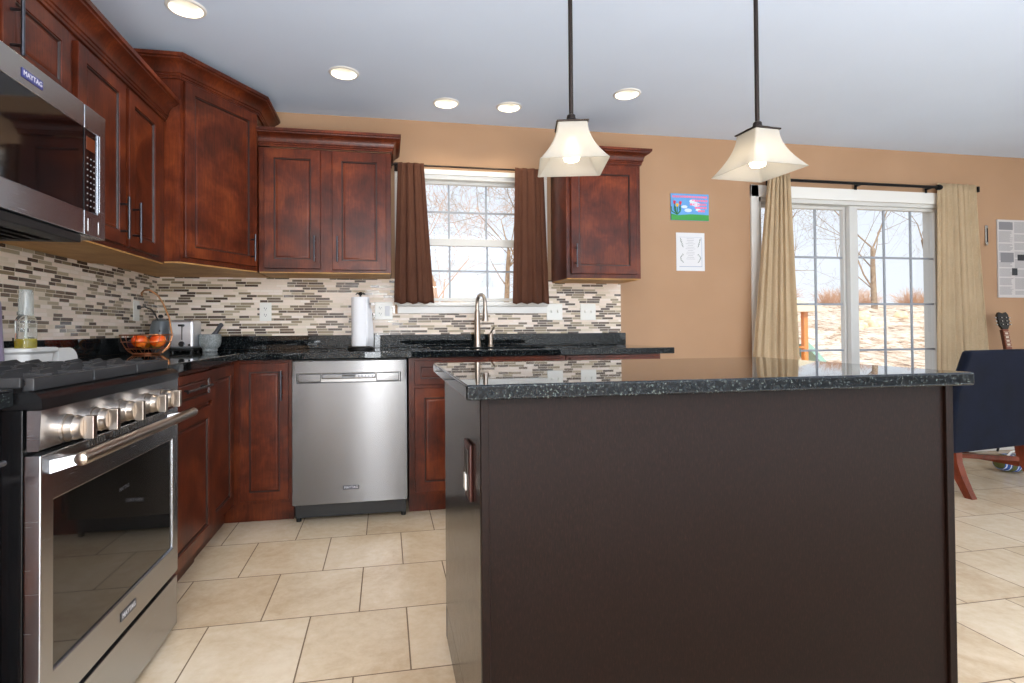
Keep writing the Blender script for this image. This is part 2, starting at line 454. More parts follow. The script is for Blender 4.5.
# ceiling with round holes for the recessed lights
CANS = [(0.545, -1.117), (1.178, -.615), (1.774, -.314), (2.175, -.319), (2.835, -.622)]
cb = B(); cb.box(-.15, XR+.15, YR-.15, .15, H, H+.14)
ceil = cb.done('ceiling', CEIL, smooth=0); put(ceil, kind='structure')
hb = B()
for (x, y) in CANS: hb.cyl((x, y, H-.05), (x, y, H+.09), .066, n=40)
hole = hb.done('hole_cutter', CEIL, smooth=0)
bo = ceil.modifiers.new('b', 'BOOLEAN'); bo.object = hole; bo.solver = 'EXACT'
dg = bpy.context.evaluated_depsgraph_get(); dg.update()
nm = bpy.data.meshes.new_from_object(ceil.evaluated_get(dg)); ceil.modifiers.clear(); ceil.data = nm; nm.name = 'ceiling'
bpy.data.objects.remove(hole)
# baseboards
put(B().box(3.12, DX0-.07, -.014, -.001, .001, .09, .004).done('baseboard_back', TRIMW), kind='structure')
put(B().box(DX1+.07, XR-.001, -.014, -.001, .001, .09, .004).done('baseboard_right', TRIMW), kind='structure')

t0_ = bpy.data.objects.new('added_rear_window', None); col.objects.link(t0_); t0_.location = (1.20, YR, .25); t0_['kind'] = 'structure'  # invented, out of view: frame set behind the dishwasher streak lamp
B().slab([-.22, -.155, .155, .22], [0, .05, 1.95, 2.02], lambda i, j: not (i == 1 and j == 1), .001, .04, 'y').done('window_frame', TRIMW, t0_)
B().box(-.155, .155, .004, .008, .05, 1.95).done('glass_pane', GLASS, t0_, smooth=0)

# recessed lights
def make_can():
    t = thing('recessed_light', '', 'ceiling light')
    B().lathe([(.066, .012), (.0655, -.001), (.068, -.006), (.078, -.005), (.082, -.0005), (.082, .0), (.066, .0)], n=40).done('trim_ring', TRIMW, t)
    bf = B().lathe([(.0655, .0), (.058, .045), (.050, .072)], n=40).done('baffle', TRIMW, t)
    B().lathe([(0, .070), (.050, .071), (.050, .074), (0, .074)], n=40).done('lens', CANLENS, t)
    return t
can_labels = ['round recessed ceiling light above the range, nearest the camera',
              'round recessed ceiling light above the dishwasher',
              'left of the pair of recessed ceiling lights over the sink window',
              'right of the pair of recessed ceiling lights over the sink window',
              'recessed ceiling light right of the left pendant rod, near the small wall cabinet']
c0 = make_can()
for i, (x, y) in enumerate(CANS):
    o = c0 if i == 0 else copy_tree(c0)
    o.location = (x, y, H); put(o, can_labels[i], 'ceiling light', 'recessed ceiling lights')
    lamp('can_lamp', 'SPOT', (x, y, H+.055), 16, (1, .86, .66), rot=(0, 0, 0), spot_size=math.radians(125), spot_blend=.8, shadow_soft_size=.045)

# ------------------------------------------------------------ kitchen window

def wthing(name, label, cat, loc, group=None, kind=None):
    t = thing(name, label, cat, loc, 0, group, kind)
    return t
def part(b, name, mat, t, label=None, **k):
    """geometry given in world space, stored in the thing's own frame"""
    return b.done(name, mat, t, label, M=Matrix.Translation(-Vector(t.location)), **k)
def sub(b, name, mat, p, t, label=None, **k):
    return b.done(name, mat, p, label, M=Matrix.Translation(-Vector(t.location)), **k)

t = wthing('window_1', None, None, (1.965, .05, WZ0), kind='structure')
b = B()   # casing on the wall face and the jamb behind it
b.box(1.46, WX0+.003, -.016, -.001, WZ0-.005, WZ1-.005, .003).box(WX1-.003, 2.515, -.016, -.001, WZ0-.005, WZ1-.005, .003)
b.box(1.46, 2.515, -.018, -.001, WZ1-.004, WZ1+.030, .003)
b.box(WX0, WX1, .0, .15, WZ1-.03, WZ1, .002).box(WX0, WX0+.02, .0, .15, WZ0, WZ1-.03, .002).box(WX1-.02, WX1, .0, .15, WZ0, WZ1-.03, .002)
part(b, 'window_frame', TRIMW, t)
b = B(); b.box(1.47, 2.515, -.03, .06, WZ0-.015, WZ0+.012, .006).box(1.475, 2.51, -.018, -.001, 1.14, WZ0-.016, .004)
part(b, 'window_sill', TRIMW, t)
def sash(y, z0, z1, zm, rt=.026, x0=1.55, x1=2.38, xs=(1.832, 2.096)):
    b = B(); gx0, gx1 = 1.568, 2.362
    b.slab([x0, gx0, gx1, x1], [z0, z0+.022, z1-rt, z1], lambda i, j: not (i == 1 and j == 1), y-.016, y+.016, 'y').bevel_sharp(.003)
    o = part(b, 'sash', VINYL, t)
    g = B()
    for x in xs: g.box(x-.006, x+.006, y-.005, y+.005, z0+.022, z1-rt)
    g.box(gx0, gx1, y-.0048, y+.0048, zm-.006, zm+.006)
    sub(g, 'muntin_grid', MUNT, o, t)
    sub(B().box(gx0, gx1, y-.0015, y+.0015, z0+.02, z1-rt+.002), 'glass_pane', GLASS, o, t, smooth=0)
sash(.075, 1.615, 2.062, 1.845); sash(.045, 1.225, 1.655, 1.433, .05)

# ------------------------------------------------------------ sliding patio door
t = wthing('door_1', None, None, (5.0, .05, 0), kind='structure')
b = B()
b.box(4.115, DX0, -.018, -.001, .0, DZ1+.09, .003).box(DX1, 5.945, -.018, -.001, .0, DZ1+.09, .003).box(4.115, 5.945, -.018, -.001, DZ1, DZ1+.09, .003)
part(b, 'door_casing', TRIMW, t)
b = B(); b.box(DX0, DX0+.03, .0, .15, .02, DZ1).box(DX1-.03, DX1, .0, .15, .02, DZ1).box(DX0, DX1, .0, .15, DZ1-.03, DZ1).box(DX0, DX1, .0, .15, .0, .04)
part(b, 'door_frame', VINYL, t)
def dpanel(y, x0, x1, g0, g1, xs):
    b = B(); b.slab([x0, g0, g1, x1], [.04, .11, 1.965, DZ1-.03], lambda i, j: not (i == 1 and j == 1), y-.02, y+.02, 'y').bevel_sharp(.004)
    o = part(b, 'sliding_panel' if y < .06 else 'fixed_panel', VINYL, t)
    g = B()
    for x in xs: g.box(x-.008, x+.008, y-.005, y+.005, .11, 1.965)
    for z in (.475, .845, 1.211, 1.583): g.box(g0, g1, y-.0048, y+.0048, z-.008, z+.008)
    sub(g, 'muntin_grid', MUNT, o, t)
    sub(B().box(g0, g1, y-.0015, y+.0015, .105, 1.97), 'glass_pane', GLASS, o, t, smooth=0)
    return o
dpanel(.085, DX0+.03, 5.055, 4.25, 4.995, (4.50, 4.752))
pnl = dpanel(.04, 5.01, DX1-.025, 5.085, 5.815, (5.345, 5.60))
sub(B().box(5.822, 5.838, -.02, .02, .98, 1.20, .006), 'door_handle', BLACKPL, pnl, t)

# ------------------------------------------------------------ cabinet doors, pulls
PROF = [(0, .002), (.002, 0), (.052, 0), (.054, .0035), (.058, .0035), (.061, .009), (.066, .0095), (.068, .008), (.076, .006)]
def F(ox, oy, ang):      # local frame: X along the face, -Y out of it
    return Matrix.Translation((ox, oy, 0)) @ Matrix.Rotation(ang, 4, 'Z')
def door(t, fr, x0, x1, z0, z1, th=.02, name='door', mat=None, prof=PROF):
    b = B(); pr_ = prof if min(x1-x0, z1-z0) > .2 else [(i*.62, y) for i, y in prof]
    b.panel(x1-x0, z1-z0, pr_, th, x0, z0)
    b.bm.faces.ensure_lookup_table()
    for i, f in enumerate(b.bm.faces):
        if i//4 in (4, 5) and i < 4*len(pr_): f.material_index = 1
    return b.done(name, [mat or CHERRY, GLAZE], t, M=Matrix.Translation(-Vector(t.location)) @ fr)
def pull(d, t, fr, x, z, L=.16, vert=True, out=.032):
    b = B()
    if vert:
        b.cyl((x, -out, z-L/2), (x, -out, z+L/2), .0055, n=12)
        for s in (-1, 1): b.cyl((x, -.001, z+s*L*.32), (x, -out, z+s*L*.32), .0045, n=10)
    else:
        b.cyl((x-L/2, -out, z), (x+L/2, -out, z), .0055, n=12)
        for s in (-1, 1): b.cyl((x+s*L*.32, -.001, z), (x+s*L*.32, -out, z), .0045, n=10)
    return b.done('handle', PEWTER, d, M=Matrix.Translation(-Vector(t.location)) @ fr)
CROWN = [(0, 0), (.009, 0), (.009, .009), (.013, .012), (.013, .020), (.018, .023), (.019, .036), (.025, .052), (.037, .064), (.052, .070), (.053, .076), (.060, .079), (.061, .094), (.0, .094)]
def crown(t, path, z, side=1, k=1.0):
    b = B(); sweep(b, [(o*k, z+h*k) for o, h in CROWN], path, side)
    return part(b, 'crown_moulding', CHERRY, t)

# ---- base cabinets, left run (faces +X) and back run (faces -Y)
FX = .61; DF = .63
def lfr(x=DF): return F(x, 0, PI/2)         # local x = world y
def bfr(y=-DF): return F(0, y, 0)
def base_box(t, x0, x1, y0, y1, kick, top=.874):
    b = B(); b.box(x0, x1, y0, y1, .11, top, .0015)
    part(b, 'carcass', CHERRY, t)
    b = B(); b.box(*kick, 0.001, .108, .001); part(b, 'toe_kick', CHERRY, t)
# drawer base left of corner
t = wthing('base_cabinet', 'cherry base cabinet with one drawer over one door right beside the range', 'cabinet', (.3, -1.31, 0))
base_box(t, .004, FX, -1.622, -1.032, (.004, .55, -1.622, -1.032))
fr = lfr()
d = door(t, fr, -1.60, -1.045, .725, .858, name='drawer'); pull(d, t, fr, -1.30, .80, .30, False)
d = door(t, fr, -1.60, -1.045, .13, .705)
# corner cabinet, L-shaped, two doors
t = wthing('corner_base_cabinet', 'L-shaped cherry corner base cabinet with two tall narrow doors', 'cabinet', (.3, -.3, 0))
b = B(); b.slab([.004, .595, .898], [-1.028, -.595, -.004], lambda i, j: not (i == 1 and j == 0), .11, .874, 'z')
part(b, 'carcass', CHERRY, t, smooth=0)
b = B(); b.slab([.004, .54, .898], [-1.028, -.54, -.004], lambda i, j: not (i == 1 and j == 0), .001, .108, 'z'); part(b, 'toe_kick', CHERRY, t, smooth=0)
fr = F(.615, 0, PI/2); d = door(t, fr, -1.0, -.638, .13, .858)
fr = F(0, -.615, 0); d = door(t, fr, .638, .882, .13, .858, prof=[(i*.85, y) for i, y in PROF]); pull(d, t, fr, .850, .74, .16)
# sink base and right end cabinet
t = wthing('sink_base_cabinet', 'cherry sink base cabinet with false drawer fronts right of the dishwasher', 'cabinet', (2.0, -.3, 0))
b = B(); b.slab([1.522, 1.60, 2.38, 2.436], [-FX, -.58, -.10, -.004], lambda i, j: not (i == 1 and j == 1), .11, .874, 'z'); part(b, 'carcass', CHERRY, t, smooth=0)
b = B(); b.box(1.522, 2.436, -.55, -.004, .001, .108); part(b, 'toe_kick', CHERRY, t)
fr = bfr()
for x0, x1, hx in ((1.553, 1.972, 1.94), (1.988, 2.41, 2.02)):
    d = door(t, fr, x0, x1, .725, .858, name='drawer_front')
    d = door(t, fr, x0, x1, .13, .705); pull(d, t, fr, hx, .60)
t = wthing('end_base_cabinet', 'cherry base cabinet at the right end of the window wall, mostly behind the island', 'cabinet', (2.75, -.3, 0))
base_box(t, 2.440, 3.04, -FX, -.004, (2.44, 3.04, -.55, -.004))
d = door(t, fr, 2.46, 3.02, .725, .858, name='drawer'); pull(d, t, fr, 2.74, .79, .16, False)
for x0, x1, hx in ((2.46, 2.735, 2.70), (2.745, 3.02, 2.78)):
    d = door(t, fr, x0, x1, .13, .705); pull(d, t, fr, hx, .60)
# cabinet on the near side of the range
t = wthing('near_base_cabinet', 'dark base cabinet at the left edge, on the near side of the range', 'cabinet', (.3, -2.8, 0))
base_box(t, .004, FX, -3.25, -2.40, (.004, .55, -3.25, -2.40))
fr = lfr(); d = door(t, fr, -3.22, -2.425, .725, .858, name='drawer'); pull(d, t, fr, -2.62, .775, .34, False)
d = door(t, fr, -3.22, -2.83, .13, .705); pull(d, t, fr, -2.87, .60); d = door(t, fr, -2.815, -2.425, .13, .705); pull(d, t, fr, -2.78, .60)

# ---- countertops
t = wthing('perimeter_countertop', 'black granite countertop in an L along the left and window walls', 'countertop', (1.0, -.3, .876))
b = B()
xs = [.003, .645, 1.66, 2.40, 3.115]; ys = [-1.622, -.645, -.50, -.12, -.003]
b.slab(xs, ys, lambda i, j: (i == 0 or j > 0) and not (i == 2 and j == 2), .877, .914, 'z').bevel_sharp(.004, 2)
part(b, 'worktop', GRANITE, t)
b = B(); b.slab([.003, .023, 3.09], [-1.622, -.023, -.003], lambda i, j: not (i == 1 and j == 0), .9145, 1.0, 'z').bevel_sharp(.002, 2)
part(b, 'backsplash_upstand', GRANITE, t)
t = wthing('near_countertop', 'black granite countertop piece at the left edge on the near side of the range', 'countertop', (.3, -2.8, .876))
part(B().box(.003, .645, -3.27, -2.392, .877, .914, .004), 'worktop', GRANITE, t)
part(B().box(.003, .023, -3.27, -2.392, .9145, 1.0, .002), 'backsplash_upstand', GRANITE, t)
# sink
t = wthing('kitchen_sink', 'black undermount double sink in the granite under the window', 'sink', (2.03, -.31, .70))
b = B(); b.slab([1.645, 1.665, 2.02, 2.04, 2.395, 2.415], [-.515, -.495, -.125, -.105], lambda i, j: not (i in (1, 3) and j == 1), .70, .8755, 'z')
b.box(1.645, 2.415, -.515, -.105, .69, .70)
part(b, 'basin', BLACKP, t, smooth=0)
for x in (1.84, 2.21): part(B().lathe([(0, .704), (.03, .704), (.042, .7015), (.042, .7005)], (x, -.31, 0), 24), 'drain', CHROME, t)

# ---- mosaic
t = B(); t.slab([.009, 1.46, 2.515, 3.06], [1.0, 1.138, 1.372], lambda i, j: not (i == 1 and j == 1), -.009, -.0005, 'y')
put(t.done('tile_backsplash', MOS_X, smooth=0), 'beige and brown strip mosaic tile backsplash on the window wall', 'backsplash')
t = B(); t.slab([-3.27, -2.37, -1.60, -.009], [1.0, 1.33, 1.372], lambda i, j: not (i == 1 and j == 1), .0005, .009, 'x')
put(t.done('tile_backsplash', MOS_Y, smooth=0), 'beige and brown strip mosaic tile backsplash on the left wall behind the range', 'backsplash')

# ---- upper cabinets
def upper_box(t, x0, x1, y0, y1, z0, z1):
    part(B().box(x0, x1, y0, y1, z0+.006, z1, .0015), 'carcass', CHERRY, t)
    part(B().box(x0+.004, x1-.004, y0+.004, y1-.004, z0, z0+.006), 'underside', MAPLE, t, 'pale wood underside')
ULX = .33; ufr = lambda: F(.35, 0, PI/2)
t = wthing('microwave_cabinet', 'short cherry wall cabinet above the microwave', 'cabinet', (.17, -1.98, 1.78))
part(B().box(.004, ULX, -2.375, -1.588, 1.775, 2.07, .0015), 'carcass', CHERRY, t)
fr = ufr()
d = door(t, fr, -2.345, -2.0, 1.80, 2.045); pull(d, t, fr, -2.03, 1.90)
d = door(t, fr, -1.945, -1.612, 1.80, 2.045); pull(d, t, fr, -1.915, 1.90)
crown(t, [(.33, -2.375), (.33, -1.588)], 2.066, 1, 1.15)
t = wthing('left_wall_cabinet', 'two-door cherry wall cabinet on the left wall between microwave and corner', 'cabinet', (.17, -1.13, 1.36))
upper_box(t, .004, ULX, -1.586, -.770, 1.36, 2.07)
d = door(t, fr, -1.565, -1.215, 1.385, 2.045); pull(d, t, fr, -1.262, 1.49, .17)
d = door(t, fr, -1.185, -.875, 1.385, 2.045); pull(d, t, fr, -1.155, 1.49, .17)
crown(t, [(.33, -1.588), (.33, -.770)], 2.066, 1, 1.15)
t = wthing('corner_wall_cabinet', 'tall diagonal cherry wall cabinet in the corner, taller than its neighbours', 'cabinet', (.25, -.25, 1.37))
CX, CY, RX, RY = .398, -.765, .667, -.35
pts = [(.004, -.004), (.004, CY), (CX, CY), (RX, RY), (RX, -.004)]
b = B(); b.loft([[(x, y, 1.376) for x, y in pts], [(x, y, 2.295) for x, y in pts]]); part(b, 'carcass', CHERRY, t, smooth=0)
b = B(); q = [(x*.99+.002, y*.99-.002) for x, y in pts]; b.loft([[(x, y, 1.370) for x, y in q], [(x, y, 1.376) for x, y in q]]); part(b, 'underside', MAPLE, t, 'pale wood underside', smooth=0)
ang = math.atan2(RY-CY, RX-CX); Ld = math.hypot(RY-CY, RX-CX)
fr = F(CX, CY, ang) @ Matrix.Translation((0, -.02, 0))
d = door(t, fr, .018, Ld-.016, 1.40, 2.275); pull(d, t, fr, Ld-.062, 1.50, .15)
crown(t, [(.004, CY), (CX, CY), (RX, RY), (RX, -.004)], 2.28, 1, 1.12)
t = wthing('left_back_wall_cabinet', 'two-door cherry wall cabinet above the dishwasher, left of the window', 'cabinet', (1.05, -.17, 1.37))
upper_box(t, .672, 1.432, -.33, -.004, 1.37, 2.105)
fr = F(0, -.35, 0)
d = door(t, fr, .705, 1.02, 1.395, 2.095); pull(d, t, fr, .988, 1.51, .15)
d = door(t, fr, 1.088, 1.402, 1.39, 2.092); pull(d, t, fr, 1.118, 1.51, .15)
crown(t, [(.672, -.33), (1.432, -.33), (1.432, -.004)], 2.11)
t = wthing('right_back_wall_cabinet', 'small single-door cherry wall cabinet right of the window', 'cabinet', (2.8, -.17, 1.355))
upper_box(t, 2.545, 3.058, -.33, -.004, 1.352, 2.115)
d = door(t, fr, 2.572, 3.03, 1.385, 2.09); pull(d, t, fr, 2.60, 1.50, .15)
crown(t, [(2.545, -.004), (2.545, -.33), (3.058, -.33), (3.058, -.004)], 2.11)

# ------------------------------------------------------------ dishwasher
t = wthing('dishwasher', 'stainless steel dishwasher between the corner cabinet and the sink cabinet', 'dishwasher', (1.21, -.34, 0))
x0, x1 = .908, 1.510
part(B().box(x0+.004, x1-.004, -.615, -.01, .10, .872), 'tub_body', BLACKPL, t)
b = B(); yf = -.668
b.slab([x0, .932, 1.474, x1], [.108, .752, .802, .868], lambda i, j: not (i == 1 and j == 1), yf, -.617, 'y').bevel_sharp(.003, 2)
dr = part(b, 'door', STEEL, t)
sub(B().box(.934, 1.472, -.640, -.618, .753, .801), 'pocket_back', STEEL_D, dr, t)
sub(B().box(.938, 1.055, -.664, -.641, .756, .798, .004), 'pocket_cover', STEEL, dr, t)
sub(B().box(1.345, 1.468, -.664, -.641, .756, .798, .004), 'pocket_cover', STEEL, dr, t)
b = B(); b.box(1.058, 1.342, -.662, -.641, .770, .798, .006); hd = sub(b, 'control_strip', STEEL, dr, t)
sub(B().box(1.165, 1.235, -.6632, -.6621, .776, .793, .002), 'display', BLACKG, dr, t)
b = B()
for k in range(5): b.cyl((1.252+k*.018, -.6632, .784), (1.252+k*.018, -.6621, .784), .004, n=12)
sub(b, 'buttons', GREYB, dr, t)
bd = sub(B().box(1.168, 1.252, yf-.0018, yf-.0003, .180, .202, .001), 'badge', GREYB, dr, t, 'small dark brand badge')
T = Matrix.Translation(-Vector(t.location))
text_mesh('lettering', 'MAYTAG', .018, LETTER, bd, T @ Matrix.Translation((1.21, yf-.0019, .191)) @ STAND)
part(B().box(x0+.006, x1-.006, -.60, -.55, .02, .104, .003), 'kick_plate', BLACKPL, t)
for x in (.93, 1.49): part(B().cyl((x, -.585, .0), (x, -.585, .022), .014, n=14), 'levelling_foot', BLACKPL, t)

# ------------------------------------------------------------ range
t = wthing('gas_range', 'stainless steel gas range with five knobs and glass oven door', 'range', (.35, -2.005, 0))
y0, y1 = -2.385, -1.628
part(B().box(.012, .656, y0, y1, .03, .868, .002), 'body', BLACKP, t, 'black enamelled side and body')
b = B()
pf = [(.012, .869), (.012, .904), (.668, .904), (.682, .900), (.691, .890), (.692, .869)]
b.loft([[(x, y0, z) for x, z in pf], [(x, y1, z) for x, z in pf]]); ct = part(b, 'cooktop', BLACKP, t)
steelx = steel('steel_range', (178, 180, 184), .25, .7, (0, 0, 1))
b = B(); pf = [(.664, .782), (.664, .867), (.690, .867), (.690, .855), (.687, .784), (.684, .782)]
b.loft([[(x, y0, z) for x, z in pf], [(x, y1, z) for x, z in pf]]); cp = part(b, 'control_panel', steelx, t)
for i, y in enumerate((-2.290, -2.178, -2.035, -1.880, -1.768)):
    b = B(); M = Matrix.Translation((.688, y, .815)) @ Matrix.Rotation(PI/2, 4, 'Y')
    b.lathe([(.031, 0), (.031, .006), (.0275, .0065), (.0275, .022), (.0255, .0245), (.0245, .036), (.022, .038), (0, .038)], M=M, n=40)
    kn = part(b, 'knob', NICKEL, t)
    sub(B().box(.7255, .747, y-.0085, y+.0085, .789, .841, .002), 'grip', NICKEL, kn, t)
# oven door
b = B(); xd0, xd1 = .657, .690
b.slab([y0, -2.338, -1.674, y1], [.212, .305, .668, .773], lambda i, j: not (i == 1 and j == 1), xd0, xd1, 'x').bevel_sharp(.004, 2)
od = part(b, 'oven_door', steelx, t)
sub(B().box(.668, .684, -2.340, -1.672, .303, .670, .002), 'oven_window', OVENG, od, t)
for g in range(4):
    for k in range(7):
        y = -2.20+g*.125+k*.0125; sub(B().box(.6895, .6915, y-.003, y+.003, .753, .769, .001), 'vent_slot', SLOT, od, t)
b = B(); hx, hz = .750, .756
b.cyl((hx, -2.352, hz), (hx, -1.662, hz), .0145, n=24)
for y in (-2.352, -1.662):
    s = -1 if y < -2 else 1
    b.lathe([(.0145, 0), (.013, .006), (.008, .009), (0, .010)], n=24, M=Matrix.Translation((hx, y, hz)) @ Matrix.Rotation(-s*PI/2, 4, 'X'))
hd = sub(b, 'handle', NICKEL, od, t)
for y in (-2.325, -1.69):
    b = B(); b.loft([[(.690, y-.030, .728), (.690, y+.030, .728), (.690, y+.030, .756), (.690, y-.030, .756)],
            [(.738, y-.014, .742), (.738, y+.014, .742), (.738, y+.014, .764), (.738, y-.014, .764)]])
    sub(b, 'handle_bracket', steelx, hd, t)
bd = sub(B().box(.6903, .6920, -2.040, -1.950, .247, .271, .001), 'badge', GREYB, od, t, 'small silver-edged brand badge')
T = Matrix.Translation(-Vector(t.location)); ROTX = Matrix.Rotation(PI/2, 4, 'Z')
text_mesh('lettering', 'MAYTAG', .019, LETTER, bd, T @ Matrix.Translation((.6921, -1.995, .259)) @ ROTX @ STAND)
gm = text_mesh('glass_lettering', 'MAYTAG', .014, GREYB, od, T @ Matrix.Translation((.6842, -2.005, .60)) @ ROTX @ STAND)
part(B().box(.657, .688, y0, y1, .030, .198, .004), 'storage_drawer', steelx, t)
for x in (.06, .60):
    for y in (y0+.04, y1-.04): part(B().cyl((x, y, 0), (x, y, .031), .016, n=14), 'levelling_foot', BLACKPL, t)
# burners and grates
for (bx, by, r) in ((.20, -2.22, .035), (.50, -2.22, .045), (.35, -2.005, .05), (.20, -1.79, .045), (.50, -1.79, .035)):
    b = B(); b.lathe([(r+.02, .9045), (r+.018, .910), (r+.004, .912), (r+.002, .917)], (bx, by, 0), 28); b.lathe([(r+.002, .915), (r+.003, .918), (r-.004, .921), (0, .922)], (bx, by, 0), 28)
    part(b, 'burner', CASTIRON, t)
for gy0, gy1 in ((-2.365, -2.130), (-2.122, -1.888), (-1.880, -1.648)):
    b = B(); z0, z1 = .912, .934; w = .008
    b.box(.648, .666, gy0, gy1, .9055, z1-.001, .003); b.box(.045, .060, gy0, gy1, z0, z1, .003)
    b.box(.06, .64, gy0, gy0+.014, z0, z1, .003); b.box(.06, .64, gy1-.014, gy1, z0, z1, .003)
    cy = (gy0+gy1)/2
    b.box(.06, .64, cy-w, cy+w, z0+.004, z1+.002, .003)
    for k, x in enumerate((.11, .17, .23, .29, .41, .47, .53, .59)):
        for s in (-1, 1):
            ya = gy0+.010 if s < 0 else gy1-.010; yb = cy+s*(.030 if k % 2 else .012)
            b.loft([[(x-.006, y, z0+a), (x+.006, y, z0+a), (x+.004, y, z1+h), (x-.004, y, z1+h)] for y, a, h in ((ya, .002, -.002), (ya*.7+yb*.3, .006, .010), (yb, .006, .007))])
    for x in (.05, .63):
        for y in (gy0+.02, gy1-.02): b.cyl((x+.01, y, .9045), (x+.01, y, z0+.004), .007, n=10)
    part(b, 'grate', CASTIRON, t)

# ------------------------------------------------------------ over-the-range microwave
t = wthing('microwave_oven', 'stainless over-the-range microwave with black glass door hung above the range', 'microwave', (.22, -1.98, 1.335))
y0, y1 = -2.357, -1.588
part(B().box(.010, .408, y0, y1, 1.345, 1.768, .002), 'housing', STEEL_D, t)
b = B(); xf = .445; yp = -1.722
b.slab([y0, -2.33, yp-.002], [1.345, 1.425, 1.690, 1.768], lambda i, j: not (i == 1 and j == 1), .41, xf, 'x').bevel_sharp(.004, 2)
sm = part(b, 'door', steelx, t)
sub(B().box(.415, xf-.003, -2.332, yp-.0025, 1.423, 1.692, .001), 'door_window', BLACKG, sm, t)
b = B(); b.slab([yp+.002, -1.640, y1], [1.345, 1.425, 1.690, 1.768], lambda i, j: not (i == 0 and j == 1), .41, xf, 'x').bevel_sharp(.004, 2)
cf = part(b, 'control_frame', steelx, t)
kp = sub(B().box(.415, xf-.002, yp+.003, -1.641, 1.423, 1.692, .001), 'control_panel', BLACKG, cf, t)
sub(B().box(xf-.0019, xf-.0008, -1.708, -1.656, 1.625, 1.668, .001), 'display', plain('amber_display', (104, 52, 30), .2), kp, t)
b = B()
for r in range(9):
    for c in range(3):
        b.box(xf-.0019, xf-.0010, -1.703+c*.020, -1.697+c*.020, 1.441+r*.0195, 1.4445+r*.0195)
sub(b, 'keypad_print', KEYW, kp, t)
sub(B().box(xf, xf+.005, -1.637, -1.633, 1.43, 1.690, .001), 'edge_trim', steelx, cf, t)
b = B(); b.box(xf+.0003, xf+.0015, -1.70, -1.694, 1.36, 1.40).box(xf+.0003, xf+.0015, -1.635, -1.629, 1.36, 1.40); sub(b, 'accent_lines', CHROME, cf, t)
bd = sub(B().box(xf+.0003, xf+.0022, -2.030, -1.940, 1.713, 1.738, .001), 'badge', BLUEB, sm, t, 'small blue brand badge')
T = Matrix.Translation(-Vector(t.location))
text_mesh('lettering', 'MAYTAG', .020, LETTER, bd, T @ Matrix.Translation((xf+.0023, -1.985, 1.7255)) @ ROTX @ STAND)
b = B(); b.box(.10, .435, y0+.02, y1-.13, 1.318, 1.344, .004); part(b, 'vent_grille', BLACKPL, t, 'black underside vent')
b = B()
for k in range(7): b.box(.11+k*.04, .135+k*.04, y0+.05, y1-.18, 1.3165, 1.3185)
part(b, 'grease_filter', STEEL_D, t)

# ------------------------------------------------------------ island
t = wthing('kitchen_island', 'large dark espresso brown island cabinet in the foreground', 'island', (2.2, -2.2, 0))
IX0, IX1, IY0, IY1 = 1.592, 2.795, -2.53, -1.83
part(B().box(IX0+.012, IX1-.012, IY0+.008, IY1, .105, .882), 'carcass', ESPRESSO, t)
part(B().box(IX0+.0, IX0+.012, IY0+.01, IY1, .105, .882, .001), 'left_side_panel', ESP_SIDE, t)
part(B().box(IX1-.012, IX1, IY0+.01, IY1, .0, .882, .001), 'right_side_panel', ESPRESSO, t)
part(B().box(IX0+.012, IX1-.012, IY0+.002, IY0+.0078, .0, .882, .001), 'back_panel', ESPRESSO, t, 'large flat brown back panel facing the viewer')
for xa, xb in ((IX0, IX0+.018), (IX1-.022, IX1)): part(B().box(xa, xb, IY0-.006, IY0+.009, 0, .882, .002), 'corner_trim', ESPRESSO, t)
part(B().box(IX0, IX0+.011, IY0+.012, -1.86, .0, .104, .001), 'side_toe_board', ESP_SIDE, t)
part(B().box(IX0+.0, IX0+.012, -1.855, IY1-.002, .0, .104, .001), 'toe_kick_end', BLACKPL, t)
t2 = wthing('island_countertop', 'polished black speckled granite top of the island', 'countertop', (2.2, -2.2, .883))
b = B(); b.box(1.556, 2.813, -2.575, -1.80, .884, .916, .005, 3); part(b, 'worktop', GRANITE, t2)
# outlet on the island side
t3 = wthing('island_outlet', 'dark brown outlet cover with white plug on the left side of the island', 'outlet', (IX0, -2.34, .68))
part(B().box(IX0-.008, IX0-.0005, -2.425, -2.335, .630, .762, .004), 'cover_plate', plain('brown_plate', (62, 30, 24), .3), t3)
part(B().box(IX0-.010, IX0-.008, -2.405, -2.355, .645, .745, .002), 'socket', SLOT, t3)
part(B().box(IX0-.014, IX0-.010, -2.395, -2.368, .650, .688, .003), 'plug', WHITEPL, t3, 'white plug')

# ------------------------------------------------------------ outlets on the mosaic
def plate(name, label, xc, zc, kinds, w):
    t = wthing(name, label, 'outlet' if 'outlet' in name else 'switch', (xc, -.009, zc), 'white wall plates on the mosaic')
    hh = .058
    part(B().box(xc-w/2, xc+w/2, -.0155, -.0092, zc-hh, zc+hh, .003), 'cover_plate', WHITEPL, t)
    n = len(kinds)
    for i, k in enumerate(kinds):
        cx = xc+(i-(n-1)/2)*.046
        if k == 'o':
            for s in (-1, 1):
                so = part(B().box(cx-.016, cx+.016, -.0175, -.0156, zc+s*.02-.014, zc+s*.02+.014, .004), 'socket', WHITEPL, t)
                b = B(); b.box(cx-.008, cx-.005, -.0180, -.0176, zc+s*.02-.002, zc+s*.02+.008).box(cx+.005, cx+.008, -.0180, -.0176, zc+s*.02-.002, zc+s*.02+.006)
                b.cyl((cx, -.0180, zc+s*.02-.007), (cx, -.0176, zc+s*.02-.007), .0028, n=10)
                sub(b, 'slots', SLOT, so, t)
        elif k == 'r':
            part(B().box(cx-.016, cx+.016, -.0185, -.0156, zc-.033, zc+.033, .003), 'rocker', PAPER, t)
        else:
            part(B().box(cx-.005, cx+.005, -.026, -.0156, zc-.004, zc+.012, .002), 'toggle', WHITEPL, t)
    return t
